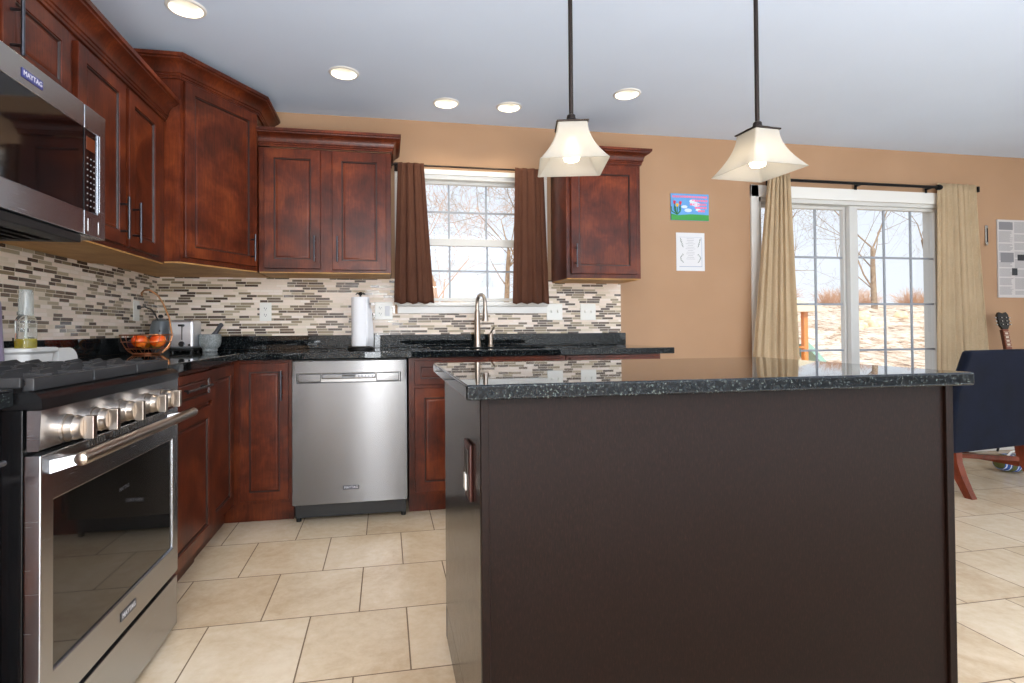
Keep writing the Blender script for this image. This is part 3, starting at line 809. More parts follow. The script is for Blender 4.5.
plate('wall_outlet', 'white duplex outlet on mosaic between toaster and paper towels', .644, 1.152, 'o', .072)
plate('wall_outlet', 'white double plate with outlet and rocker just right of the paper towels', 1.385, 1.158, 'or', .115)
plate('light_switch', 'left of the two white double switch plates under the small wall cabinet', 2.563, 1.150, 'tt', .115)
plate('light_switch', 'right of the two white double switch plates under the small wall cabinet', 2.810, 1.149, 'tt', .115)
t = wthing('wall_outlet', 'white duplex outlet on left wall mosaic near the corner, with a black cord plugged in', 'outlet', (.009, -.30, 1.15))
part(B().box(.0095, .0155, -.336, -.264, 1.092, 1.208, .003), 'cover_plate', WHITEPL, t)
for s in (-1, 1): part(B().box(.0156, .0175, -.316, -.284, 1.15+s*.02-.014, 1.15+s*.02+.014, .004), 'socket', WHITEPL, t)

# ------------------------------------------------------------ sink faucet
t = wthing('kitchen_faucet', 'brushed nickel gooseneck pull-down faucet behind the sink', 'faucet', (2.0, -.085, .914))
b = B(); fx, fy = 2.0, -.085
b.lathe([(0, .9145), (.028, .9145), (.028, .920), (.024, .926), (.022, .96), (.0185, 1.10), (.017, 1.15), (.0135, 1.155), (.0135, 1.16), (0, 1.16)], (fx, fy, 0), 24)
part(b, 'faucet_body', NICKEL, t)
R = .056; pts = [(fx, fy, 1.155), (fx, fy, 1.20)]
dx, dy = .30, -.954
for k in range(13):
    a = PI-PI*k/12; o = R+R*math.cos(a); pts.append((fx+o*dx, fy+o*dy, 1.205+R*math.sin(a)))
pts.append((fx+2.02*R*dx, fy+2.02*R*dy, 1.17))
part(B().tube(pts, .0115, 14), 'gooseneck', NICKEL, t)
hx_, hy_ = fx+2.04*R*dx, fy+2.04*R*dy
b = B(); b.lathe([(0, 1.172), (.013, 1.172), (.0155, 1.16), (.017, 1.12), (.023, 1.095), (.023, 1.085), (0, 1.085)], (hx_, hy_, 0), 20)
sh = part(b, 'spray_head', NICKEL, t)
t = wthing('faucet_handle', 'separate brushed nickel lever control standing right of the faucet', 'faucet handle', (2.09, -.085, .914))
b = B(); b.lathe([(0, .9145), (.022, .9145), (.022, .919), (.016, .925), (.0155, .985), (.018, .99), (.017, 1.0), (.010, 1.008), (0, 1.010)], (2.09, -.085, 0), 22); part(b, 'base', NICKEL, t)
part(B().tube([(2.09, -.085, 1.0), (2.098, -.095, 1.022), (2.112, -.105, 1.05)], [.007, .006, .005], 10), 'lever', NICKEL, t)

# ------------------------------------------------------------ paper towels
t = wthing('paper_towel_holder', 'black paper towel holder on the granite, base and finial showing', 'paper towel holder', (1.243, -.21, .914))
b = B(); b.lathe([(0, .9145), (.078, .9145), (.078, .922), (.070, .930), (0, .931)], (1.243, -.21, 0), 32); part(b, 'base', BLACKM, t)
part(B().cyl((1.243, -.21, .93), (1.243, -.21, 1.252), .006, n=12), 'post', BLACKM, t)
b = B(); b.lathe([(0, 1.247), (.012, 1.25), (.014, 1.258), (.010, 1.266), (0, 1.27)], (1.243, -.21, 0), 16)
b.tube([(1.215, -.21, 1.252), (1.225, -.21, 1.262), (1.243, -.21, 1.256), (1.261, -.21, 1.262), (1.271, -.21, 1.252)], .004, 8); part(b, 'finial', BLACKM, t)
t = wthing('paper_towel_roll', 'white paper towel roll with one sheet hanging loose, standing on the holder', 'paper towels', (1.243, -.21, .932))
b = B(); b.lathe([(.0075, .934), (.052, .932), (.055, .935), (.055, 1.232), (.052, 1.236), (.018, 1.235), (.0175, 1.20), (.0075, 1.20), (.0075, .934)], (1.243, -.21, 0), 40); part(b, 'roll', TOWEL, t)
b = B(); L = []
for k in range(12):
    u = k/11; zt = 1.225-.0*u
    L.append((u, [(1.243+.0565*math.cos(-.9+1.0*u)+.024*u*u, -.21+.0565*math.sin(-.9+1.0*u)-.004*math.sin(u*6), z) for z in (.918 if u > .5 else .935, 1.0, 1.1, 1.16-.0*u, 1.225-.10*u*u)]))
V = [[b.bm.verts.new((p[0]+(.0 if p[2] < 1.0 else -.016*u*u*((p[2]-1.0)/.22)), p[1], p[2])) for p in c] for u, c in L]
for a, c in zip(V[:-1], V[1:]):
    for k in range(4): b.bm.faces.new((a[k], c[k], c[k+1], a[k+1]))
o = part(b, 'loose_sheet', TOWEL, t, recalc=False); md = o.modifiers.new('s', 'SOLIDIFY'); md.thickness = .0012

# ------------------------------------------------------------ toaster
t = wthing('toaster', 'polished chrome two-slice toaster between kettle and mortar', 'toaster', (.29, -.34, .914))
b = B(); b.box(.222, .352, -.425, -.285, .936, 1.094, .016, 3); part(b, 'housing', plain('bright_brushed_metal', (216, 216, 218), .34, .75), t)
b = B(); b.box(.226, .348, -.421, -.289, .924, .937, .003)
for x in (.24, .335):
    for y in (-.41, -.30): b.cyl((x, y, .9145), (x, y, .925), .009, n=12)
part(b, 'base', BLACKPL, t)
b = B(); b.box(.245, .330, -.395, -.375, 1.0935, 1.0955).box(.245, .330, -.340, -.320, 1.0935, 1.0955); part(b, 'bread_slots', BLACKPL, t)
b = B(); b.box(.290, .295, -.4265, -.4245, .985, 1.070); part(b, 'lever_track', BLACKPL, t)
part(B().box(.277, .308, -.446, -.427, 1.058, 1.070, .004), 'lever', BLACKPL, t)
part(B().lathe([(.015, 0), (.015, .010), (.013, .014), (0, .014)], n=24, M=Matrix.Translation((.292, -.4255, .962)) @ Matrix.Rotation(PI/2, 4, 'X')), 'browning_dial', BLACKPL, t)
part(B().cyl((.330, -.4255, .956), (.330, -.430, .956), .006, n=12), 'button', BLACKPL, t)

# kettle behind the basket, plugged into the left wall outlet
t = wthing('electric_kettle', 'small round grey appliance in the corner behind the fruit basket', 'kettle', (.105, -.21, .914))
KG = plain('grey_enamel', (104, 110, 114), .3)
b = B(); b.lathe([(0, .9145), (.045, .9145), (.052, .93), (.057, .98), (.055, 1.05), (.044, 1.092), (.024, 1.106), (0, 1.110)], (.105, -.21, 0), 32); part(b, 'body', KG, t)
b = B(); b.lathe([(0, 1.110), (.012, 1.112), (.014, 1.122), (.008, 1.13), (0, 1.131)], (.105, -.21, 0), 16); part(b, 'lid_knob', BLACKPL, t)
b = B(); b.box(.0176, .034, -.308, -.288, 1.158, 1.180, .004)
b.tube([(.03, -.298, 1.169), (.055, -.295, 1.172), (.085, -.275, 1.155), (.10, -.25, 1.11), (.11, -.245, 1.075), (.12, -.265, 1.03)], .004, 8); part(b, 'power_cord', BLACKPL, t, 'black cord and plug')

# mortar and pestle
m = Mt('grey_stone'); v = m.coord(); n = m.noise(v, 120, 3, .7); m.base(m.ramp(n, [(.35, srgb(104, 108, 108)), (.6, srgb(150, 154, 152))])); m.set(Roughness=.7); m.bump(n, .2, .002); STONE = m.m
t = wthing('mortar', 'grey granite mortar bowl on the counter right of the toaster', 'mortar', (.408, -.33, .914))
b = B(); b.lathe([(0, .9145), (.036, .9145), (.040, .918), (.040, .932), (.052, .945), (.059, .97), (.060, 1.010), (.057, 1.014), (.050, 1.012), (.048, .985), (.035, .955), (0, .946)], (.408, -.33, 0), 36); part(b, 'bowl', STONE, t)
b = B(); b.tube([(.391, -.335, .957), (.408, -.335, .980), (.446, -.335, 1.03), (.462, -.335, 1.058), (.472, -.335, 1.070), (.476, -.335, 1.074)], [.006, .017, .012, .012, .013, .006], 14)
o = b.done('pestle', plain('dark_stone', (66, 66, 70), .6)); put(o, 'dark stone pestle leaning out of the grey mortar', 'pestle')

# ------------------------------------------------------------ wire fruit basket with hook, fruit
BX, BY, BZ = .192, -.62, .9145
t = wthing('wire_fruit_basket', 'copper wire fruit basket with tall curved banana hook by the toaster', 'basket', (BX, BY, BZ))
def ringpts(r, z, n=40): return [(BX+r*math.cos(2*PI*k/n), BY+r*math.sin(2*PI*k/n), BZ+z) for k in range(n+1)]
b = B()
for r, z, w in ((.060, .004, .0035), (.090, .030, .0016), (.110, .065, .0016), (.117, .100, .003)): b.tube(ringpts(r, z), w, 8, caps=False)
for k in range(14):
    a = 2*PI*k/14; q = []
    for r, z in ((.03, .004), (.060, .004), (.080, .018), (.097, .042), (.110, .068), (.117, .100)):
        aa = a+.25*z/.1; q.append((BX+r*math.cos(aa), BY+r*math.sin(aa), BZ+z))
    b.tube(q, .0014, 6)
part(b, 'wire_bowl', COPPER, t)
b = B(); q = [(BX+.060, BY+.03, BZ+.004), (BX+.085, BY+.05, BZ+.03), (BX+.100, BY+.055, BZ+.10), (BX+.088, BY+.05, BZ+.19), (BX+.066, BY+.035, BZ+.26), (BX+.045, BY+.02, BZ+.305), (BX+.015, BY+.0, BZ+.330), (BX-.008, BY-.01, BZ+.328), (BX-.018, BY-.015, BZ+.312), (BX-.014, BY-.015, BZ+.300)]
b.tube(q, .0045, 10); part(b, 'banana_hook', plain('hook_brass', (150, 104, 66), .3, .9), t)
m = Mt('apple_skin'); v = m.coord(); n = m.noise(v, 26, 4, .6); m.base(m.ramp(n, [(.35, srgb(234, 66, 16)), (.55, srgb(250, 110, 28)), (.75, srgb(252, 180, 80))])); m.set(Roughness=.25, Coat_Weight=.4); APPLE = m.m
STEM = plain('fruit_stem', (70, 50, 28), .8); PLUM = plain('plum_skin', (70, 30, 46), .35); ORNG = plain('mandarin_skin', (226, 140, 40), .45); GRN = plain('lime_skin', (150, 150, 60), .45)
def fruit(name, label, cat, loc, r, mat, group=None, stem=True):
    t = wthing(name, label, cat, (loc[0], loc[1], loc[2]-r*.9), group)
    pr = []
    for k in range(17):
        a = -PI/2+PI*k/16; rr = r*math.cos(a)*(1+.05*math.sin(a)); z = r*.92*math.sin(a)
        if a > 0: z -= r*.22*math.exp(-(rr/(r*.32))**2)
        if a < 0: z += r*.10*math.exp(-(rr/(r*.3))**2)
        pr.append((max(0, rr) if 0 < k < 16 else 0, z))
    part(B().lathe(pr, loc, 28), 'flesh', mat, t)
    if stem: part(B().tube([(loc[0], loc[1], loc[2]+r*.66), (loc[0]+.003, loc[1], loc[2]+r*1.02)], .0015, 6), 'stem', STEM, t)
fruit('apple', 'left of the two red-orange apples in the wire basket', 'apple', (BX-.010, BY-.055, BZ+.070), .037, APPLE, 'apples in the wire basket')
fruit('apple', 'right of the two red-orange apples in the wire basket', 'apple', (BX+.066, BY-.035, BZ+.070), .037, APPLE, 'apples in the wire basket')
fruit('plum', 'small dark plum at the left side of the wire basket', 'plum', (BX-.066, BY+.005, BZ+.055), .026, PLUM)
fruit('mandarin', 'small orange mandarin at the back left of the wire basket', 'mandarin', (BX-.030, BY+.058, BZ+.056), .030, ORNG)
fruit('lime', 'yellow-green lime at the back of the wire basket', 'lime', (BX+.026, BY+.052, BZ+.054), .028, GRN)

# ------------------------------------------------------------ ceramics, oil bottle by the range
t = wthing('ceramic_dish', 'white ceramic dish with rolled rim holding the oil bottle, beyond the range', 'dish', (.11, -1.375, .914))
b = B()
def rrect(cx, cy, hx, hy, r, z, n=6):
    out = []
    for qx, qy, a0 in ((1, 1, 0), (-1, 1, PI/2), (-1, -1, PI), (1, -1, 3*PI/2)):
        for k in range(n+1):
            a = a0+PI/2*k/n; out.append((cx+qx*(hx-r)+r*math.cos(a), cy+qy*(hy-r)+r*math.sin(a), z))
    return out
b.loft([rrect(.11, -1.424, *q) for q in ((.045, .076, .02, .9145), (.050, .084, .025, .920), (.054, .090, .03, .953), (.063, .102, .03, .962), (.064, .103, .03, .972), (.059, .097, .03, .975), (.050, .087, .025, .968), (.046, .080, .02, .925))])
part(b, 'dish', CERAM, t)
t = wthing('spoon_rest', 'white ceramic spoon rest with rounded end right of the white dish', 'spoon rest', (.13, -1.17, .914))
def tomb(x):
    q = [(x, -1.30, .9145)]+[(x, -1.165, .9145)]
    for k in range(9): a = PI/2*k/8; q.append((x, -1.225+.062*math.cos(a), .920+.050*math.sin(a)))
    q.append((x, -1.30, .970)); return q
b = B(); b.loft([tomb(.115), tomb(.150)]); b.bevel_sharp(.004, 3, 60)
part(b, 'rest', CERAM, t)
m = Mt('clear_bottle_glass'); m.set(Base_Color=(.93, .97, .95, 1), Roughness=.03, IOR=1.3, Transmission_Weight=.96); BGL = m.m
m = Mt('olive_oil'); m.set(Base_Color=srgb(228, 206, 40), Roughness=.1, Transmission_Weight=.5, IOR=1.3); OIL = m.m
t = wthing('oil_bottle', 'clear glass oil bottle a third full of yellow oil standing in the white dish', 'bottle', (.11, -1.424, .927))
bc = (.11, -1.424, 0)
part(B().lathe([(0, .928), (.030, .928), (.032, .932), (.032, 1.070), (.028, 1.084), (.022, 1.092), (.021, 1.096)], bc, 32), 'glass_body', BGL, t)
part(B().lathe([(0, .932), (.0285, .932), (.0295, .936), (.0295, 1.008), (0, 1.008)], bc, 32), 'oil', OIL, t)
part(B().lathe([(.0215, 1.090), (.0225, 1.094), (.0205, 1.180), (.0185, 1.186), (0, 1.186)], bc, 28), 'cap', plain('clear_plastic_cap', (226, 232, 230), .25, 0, Transmission_Weight=.75), t)
part(B().cyl((.11, -1.424, 1.01), (.11, -1.424, 1.09), .003, n=8), 'dip_tube', WHITEPL, t)
t = wthing('lavender_canister', 'lavender canister at the left edge behind the range, only its side showing', 'canister', (.085, -1.575, .914))
b = B(); b.lathe([(0, .9145), (.040, .9145), (.043, .92), (.033, 1.13), (.030, 1.138), (0, 1.140)], (.085, -1.575, 0), 28); part(b, 'body', plain('lavender_glaze', (140, 126, 150), .4), t)

# ------------------------------------------------------------ curtains and rods
def curtain(name, label, tx0, tx1, bx0, bx1, zt, zb, yc, mat, folds, amp, group, flare=1.0, seed=1, top_ruffle=True):
    rnd = random.Random(seed); ph = [rnd.uniform(0, 6.28) for _ in range(4)]
    b = B(); nu, nv = 90, 36; V = []
    for j in range(nv+1):
        v = j/nv; z = zt+(zb-zt)*v; e = v**flare
        x0 = tx0+(bx0-tx0)*e; x1 = tx1+(bx1-tx1)*e; row = []
        for i in range(nu+1):
            u = i/nu
            s = math.sin(2*PI*folds*u+ph[0]+.5*math.sin(3*u+v))*1.0+.35*math.sin(2*PI*folds*2.3*u+ph[1]+v*1.2)
            y = yc+amp*s*(.55+.45*v)
            x = x0+(x1-x0)*u+.004*math.sin(2*PI*folds*2*u+ph[2])
            zz = z-(.006*math.sin(2*PI*folds*u+ph[3]) if j == nv else 0)
            row.append(b.bm.verts.new((x, y, zz)))
        V.append(row)
    for j in range(nv):
        for i in range(nu): b.bm.faces.new((V[j][i], V[j][i+1], V[j+1][i+1], V[j+1][i]))
    o = b.done(name, mat, smooth=80, M=Matrix.Translation(-Vector(((bx0+bx1)/2, yc, zb))), recalc=False)
    o.location = ((bx0+bx1)/2, yc, zb)
    md = o.modifiers.new('s', 'SOLIDIFY'); md.thickness = .0015
    return put(o, label, 'curtain', group)
curtain('cafe_curtain', 'brown curtain on the left side of the sink window', 1.478, 1.645, 1.448, 1.708, 2.126, 1.205, -.096, BROWNC, 3.4, .011, 'brown curtains at the sink window', seed=3)
curtain('cafe_curtain', 'brown curtain on the right side of the sink window', 2.268, 2.468, 2.243, 2.498, 2.126, 1.205, -.096, BROWNC, 3.4, .011, 'brown curtains at the sink window', seed=5)
curtain('long_curtain', 'long beige curtain at the left of the patio door', 4.185, 4.36, 3.97, 4.46, 2.165, .03, -.122, BEIGEC, 6, .018, 'beige curtains at the patio door', flare=.9, seed=8)
curtain('long_curtain', 'long beige curtain at the right of the patio door', 5.765, 6.15, 5.70, 6.33, 2.180, .03, -.050, BEIGEC, 7, .0145, 'beige curtains at the patio door', flare=1.3, seed=11)
def rod(name, label, x0, x1, z, y, r, mat, fin, brk):
    t = wthing(name, label, 'curtain rod', ((x0+x1)/2, y, z))
    part(B().cyl((x0, y, z), (x1, y, z), r, n=16), 'rod', mat, t)
    for x, s in ((x0, -1), (x1, 1)):
        M = Matrix.Translation((x, y, z)) @ Matrix.Rotation(s*PI/2, 4, 'Y')
        part(B().lathe([(r, 0), (fin, .004), (fin*1.15, fin*.9), (fin*.9, fin*1.9), (0, fin*2.1)], M=M, n=20), 'finial', mat, t)
    for x in brk:
        b = B(); b.cyl((x, y, z), (x, -.019, z), r*.7, n=10).box(x-.012, x+.012, -.0215, -.0185, z-.03, z+.03, .001); part(b, 'bracket', mat, t)
rod('curtain_rod', 'thin dark curtain rod over the sink window', 1.452, 2.495, 2.118, -.075, .006, BRONZE, .010, (1.47, 2.48))
rod('curtain_rod', 'black curtain rod with end knobs over the patio door', 4.17, 5.715, 2.135, -.088, .0115, BLACKM, .020, (4.25, 5.03, 5.69))
t = wthing('curtain_bracket', 'small black bracket on the wall at the right edge of the right beige curtain', 'bracket', (6.177, -.02, 2.13))
part(B().box(6.165, 6.190, -.006, -.0005, 2.10, 2.18, .002), 'wall_plate', BLACKM, t)
part(B().box(6.169, 6.186, -.050, -.0062, 2.125, 2.172, .004), 'arm', BLACKM, t)

# ------------------------------------------------------------ pendants
def make_pendant():
    t = thing('pendant_light', '', 'pendant light')
    zt = 1.624-H; zb = 1.502-H
    B().lathe([(0, 0), (.058, 0), (.060, -.006), (.055, -.020), (.012, -.026), (0, -.026)], n=32).done('ceiling_canopy', BRONZE, t)
    B().cyl((0, 0, -.02), (0, 0, zt+.02), .0065, n=14).done('rod', BRONZE, t)
    cp = B(); cp.lathe([(.0065, zt+.034), (.012, zt+.030), (.014, zt+.018), (.030, zt+.010), (.040, zt+.006)], n=28)
    cp.box(-.046, .046, -.046, .046, zt-.002, zt+.003, .002); cp.done('shade_holder', BRONZE, t)
    b = B(); prof = []
    for k in range(15):
        u = k/14; half = .043+(.096-.043)*(u**1.8); prof.append((half, zt-.003+(zb-zt+.003)*u))
    def sq(h, z, r=.006): return rrect(0, 0, h, h, r, z, 4)
    rings = [sq(h, z) for h, z in prof]+[sq(h-.004, z) for h, z in prof[::-1]]
    b.loft(rings, caps=False)
    n = len(rings[0]); b.bm.verts.ensure_lookup_table()
    for k in range(n):
        j = (k+1) % n; N0 = (len(rings)-1)*n; b.bm.faces.new((b.bm.verts[N0+k], b.bm.verts[N0+j], b.bm.verts[j], b.bm.verts[k]))
    b.done('glass_shade', FROST, t, smooth=50)
    B().lathe([(.012, zt-.003), (.015, zt-.006), (.015, zt-.035), (0, zt-.036)], n=20).done('lamp_socket', BRONZE, t)
    B().lathe([(.013, zt-.036), (.016, zt-.045), (.026, zt-.068), (.028, zt-.084), (.021, zt-.103), (0, zt-.110)], n=24).done('light_bulb', BULB, t)
    return t
p0 = make_pendant()
for i, (x, y, rz_, lb) in enumerate(((1.934, -2.155, -14, 'left of the two frosted glass pendant lights over the island'), (2.515, -2.195, 4, 'right of the two frosted glass pendant lights over the island'))):
    o = p0 if i == 0 else copy_tree(p0); o.location = (x, y, H); o.rotation_euler = (0, 0, math.radians(rz_)); put(o, lb, 'pendant light', 'pendants over the island')
    lamp('pendant_lamp', 'POINT', (x, y, 1.515), .5, (1, .88, .72), shadow_soft_size=.03)

# ------------------------------------------------------------ things on the wall
t = wthing('greeting_card', 'colourful spring card with tulips, taped high on the tan wall', 'card', (3.615, -.001, 1.82))
T = Matrix.Translation(-Vector(t.location))
part(B().box(3.462, 3.768, -.006, -.001, 1.825, 2.022), 'card_board', plain('card_sky_blue', (96, 156, 214), .5), t, smooth=0)
b = B(); b.loft([[(3.463, -.0075, 1.826), (3.767, -.0075, 1.826), (3.767, -.0075, 1.868), (3.62, -.0075, 1.872), (3.52, -.0075, 1.862), (3.463, -.0075, 1.872)], [(3.463, -.0062, 1.826), (3.767, -.0062, 1.826), (3.767, -.0062, 1.868), (3.62, -.0062, 1.872), (3.52, -.0062, 1.862), (3.463, -.0062, 1.872)]])
part(b, 'printed_grass', plain('card_green', (56, 150, 64), .5), t)
b = B()
for (x, z, w) in ((3.645, 1.955, .03), (3.665, 1.945, .035), (3.640, 1.968, .03), (3.68, 1.905, .02), (3.60, 1.90, .03), (3.57, 1.925, .025)): b.lathe([(0, .0012), (w, .0006), (w, 0), (0, 0)], n=18, M=Matrix.Translation((x, -.0062, z)) @ Matrix.Rotation(PI/2, 4, 'X') @ Matrix.Diagonal((1, .45, 1, 1)))
part(b, 'printed_clouds', plain('card_cloud', (206, 222, 240), .5), t)
b = B()
for (x, lean, zt_) in ((3.49, -.01, 1.945), (3.512, 0, 1.925), (3.535, .012, 1.94)):
    b.tube([(3.512, -.0082, 1.868), (x+lean*.3, -.0082, 1.90), (x, -.0082, zt_)], .003, 6)
    b.tube([(3.512, -.0082, 1.868), (x-.012+lean, -.0082, 1.89), (x-.016+lean, -.0082, 1.925)], .004, 6)
part(b, 'tulip_stems', plain('card_leaf', (30, 112, 50), .5), t)
for x, z, c in ((3.49, 1.957, (206, 34, 60)), (3.512, 1.936, (240, 190, 40)), (3.537, 1.953, (214, 40, 70))):
    b = B(); b.loft([[(x-.004, yy, z-.014), (x+.004, yy, z-.014), (x+.010, yy, z), (x+.009, yy, z+.013), (x+.004, yy, z+.006), (x, yy, z+.015), (x-.004, yy, z+.006), (x-.009, yy, z+.013), (x-.010, yy, z)] for yy in (-.0095, -.0062)])
    part(b, 'tulip_flower', plain('card_petal', c, .5), t)
b = B(); rnd = random.Random(4)
for z, xa, xb in ((2.000, 3.475, 3.755), (1.973, 3.63, 3.757), (1.945, 3.615, 3.757), (1.921, 3.655, 3.75), (1.897, 3.68, 3.735)):
    x = xa
    while x < xb-.01:
        w = rnd.uniform(.008, .020); b.box(x, min(x+w, xb), -.0072, -.0062, z-.0075, z+.0075); x += w+.004
part(b, 'printed_text', plain('card_pink', (236, 120, 150), .5), t, smooth=0)
# white framed sheet
t = wthing('wall_print', 'white sheet with leafy wreath border on tan wall under the card', 'print', (3.615, -.001, 1.45))
part(B().box(3.502, 3.731, -.005, -.001, 1.452, 1.734, .001), 'paper_sheet', PAPER, t)
b = B(); g = plain('leaf_grey_green', (110, 124, 112), .7)
for sx_ in (-1, 1):
    for z0 in (1.545, 1.66):
        for k in range(7):
            s = k/6; zc = z0-.028+.056*s; xc = 3.6165+sx_*(.062+.018*(math.sin(s*PI) if z0 < 1.6 else (s)))*1.0
            b.lathe([(0, .0010), (.0075, .0005), (.0075, 0), (0, 0)], n=10, M=Matrix.Translation((xc, -.0052, zc)) @ Matrix.Rotation(PI/2, 4, 'X') @ Matrix.Rotation(sx_*.8+k, 4, 'Z') @ Matrix.Diagonal((1, .35, 1, 1)))
part(b, 'leaf_border', g, t)
b = B(); rnd = random.Random(9)
for k in range(13):
    z = 1.69-.0125*k; w = rnd.uniform(.02, .042); b.box(3.6165-w, 3.6165+w, -.0056, -.0051, z-.0012, z+.0012)
part(b, 'printed_text', plain('pale_print', (160, 160, 166), .8), t, smooth=0)
b = B(); b.box(3.525, 3.71, -.0056, -.0051, 1.482, 1.486); b.box(3.706, 3.709, -.0056, -.0051, 1.482, 1.70); b.box(3.525, 3.707, -.0056, -.0051, 1.70, 1.7015); part(b, 'border_line', plain('blue_grey_line', (150, 160, 184), .7), t, smooth=0)
# newspaper page
t = wthing('newspaper_page', 'framed newspaper page on the wall at the right edge', 'newspaper', (6.6, -.001, 1.26))
part(B().box(6.405, 6.90, -.012, -.001, 1.265, 1.915, .002), 'page', plain('newsprint', (196, 190, 186), .7), t)
b = B(); rnd = random.Random(12)
for cx_0 in (6.415, 6.575, 6.735):
    z = 1.895
    while z > 1.29:
        for k in range(rnd.randint(5, 11)):
            if z < 1.285: break
            b.box(cx_0, cx_0+rnd.uniform(.11, .148), -.0128, -.0122, z-.0022, z+.0022); z -= .0085
        z -= .012
part(b, 'text_columns', plain('news_ink_light', (150, 146, 146), .8), t, smooth=0)
b = B(); b.box(6.42, 6.56, -.0134, -.0121, 1.83, 1.895).box(6.43, 6.565, -.0134, -.0121, 1.56, 1.64).box(6.70, 6.88, -.0134, -.0121, 1.48, 1.76); part(b, 'grey_photos', plain('news_photo', (128, 126, 128), .8), t, smooth=0)
b = B(); b.box(6.605, 6.68, -.0138, -.0121, 1.575, 1.625).box(6.545, 6.60, -.0138, -.0121, 1.45, 1.51); part(b, 'dark_photos', plain('news_photo_dark', (44, 44, 46), .7), t, smooth=0)
# small wall thermometer
t = wthing('wall_thermometer', 'small silver and black wall ornament between curtain and newspaper', 'ornament', (6.30, -.001, 1.69))
part(B().box(6.285, 6.312, -.010, -.001, 1.695, 1.862, .004), 'backing', CHROME, t)
part(B().box(6.300, 6.308, -.013, -.0101, 1.72, 1.84, .001), 'scale', BLACKPL, t)
part(B().lathe([(0, .006), (.012, .004), (.014, 0), (0, 0)], n=18, M=Matrix.Translation((6.295, -.010, 1.712)) @ Matrix.Rotation(PI/2, 4, 'X')), 'bulb', CHROME, t)

# ------------------------------------------------------------ acoustic guitar on a stand, by the wall
t = wthing('acoustic_guitar', 'acoustic guitar leaning at the wall behind the navy chair, headstock showing', 'guitar', (6.30, -.24, .12))
SPR = plain('spruce_top', (196, 140, 76), .25); ROSE = plain('rosewood', (74, 38, 26), .4)
GM = Matrix.Translation((6.275, -.235, .14)) @ Matrix.Rotation(math.radians(-9), 4, 'X')
def gout(k=1.0):
    q = []
    for i in range(40):
        a = 2*PI*i/40; z = .245-.245*math.cos(a)
        w = .195 if z < .24 else .145
        w = (.20*math.sin(min(1, z/.30)*PI*.95)**.55 if z < .20 else 0)
        zz = z/.49
        half = (.195*math.sqrt(max(0, 1-((zz-.30)/.31)**2)) if zz < .52 else 0)
        h2 = (.142*math.sqrt(max(0, 1-((zz-.78)/.225)**2)) if zz > .42 else 0)
        half = max(half, h2, .0 if (zz < .02 or zz > .98) else .118 if .3 < zz < .85 else 0)
        q.append((math.copysign(half*k, math.sin(a)) if 0 < i < 40 and i != 20 else 0, z))
    return q
b = B(); o_ = gout(); b.loft([[(x, -.045, z) for x, z in o_], [(x, .045, z) for x, z in o_]]); b.bm.transform(GM); part(b, 'body', SPR, t, smooth=40)
b = B(); b.cyl((0, -.0465, .335), (0, -.0455, .335), .05, n=30); b.bm.transform(GM); part(b, 'sound_hole', BLACKPL, t)
b = B(); b.box(-.06, .06, -.055, -.0455, .15, .175, .003); b.bm.transform(GM); part(b, 'bridge', ROSE, t)
b = B(); b.box(-.024, .024, -.045, -.022, .47, .865, .004); b.bm.transform(GM); part(b, 'neck', ROSE, t)
b = B(); b.box(-.026, .026, -.053, -.0455, .38, .865, .001); b.bm.transform(GM); fb = part(b, 'fretboard', plain('red_fretboard', (120, 62, 40), .4), t)
b = B()
for k in range(14): b.box(-.026, .026, -.0540, -.0531, .845-.030*k-.0008, .845-.030*k+.0008)
for k in (0, 1, 2, 3, 5, 7): b.box(-.014, .014, -.0538, -.0531, .824-.030*k, .838-.030*k)
b.bm.transform(GM); sub(b, 'fret_inlays', plain('pearl_inlay', (206, 196, 176), .3), fb, t)
b = B(); b.loft([[(-.026, y, .866), (.026, y, .866), (.048, y, .90), (.054, y, .98), (.034, y, 1.004), (0, y, .994), (-.034, y, 1.004), (-.054, y, .98), (-.048, y, .90)] for y in (-.052, -.036)]); b.bm.transform(GM); part(b, 'headstock', BLACKP, t)
for s in (-1, 1):
    for k in range(3):
        b = B(); z = .903+.028*k; b.cyl((s*.022, -.058, z), (s*.022, -.0522, z), .005, n=10); b.cyl((s*.048, -.044, z), (s*.064, -.044, z), .003, n=8); b.box(min(s*.062, s*.076), max(s*.062, s*.076), -.050, -.038, z-.006, z+.006, .003)
        b.bm.transform(GM); part(b, 'tuning_peg', CHROME, t)
t = wthing('guitar_stand', 'black tubular stand holding the guitar behind the chair', 'stand', (6.30, -.28, 0))
b = B()
for s in (-1, 1): b.tube([(6.30+s*.15, -.42, .008), (6.30+s*.09, -.26, .10), (6.30, -.16, .30)], .008, 8); b.tube([(6.30+s*.10, -.27, .115), (6.30+s*.10, -.33, .128), (6.30+s*.10, -.345, .145)], .006, 8)
b.tube([(6.30, -.055, .008), (6.30, -.15, .30), (6.30, -.115, .40)], .008, 8); b.tube([(6.21, -.26, .108), (6.39, -.26, .108)], .007, 8)
part(b, 'frame', BLACKPL, t)

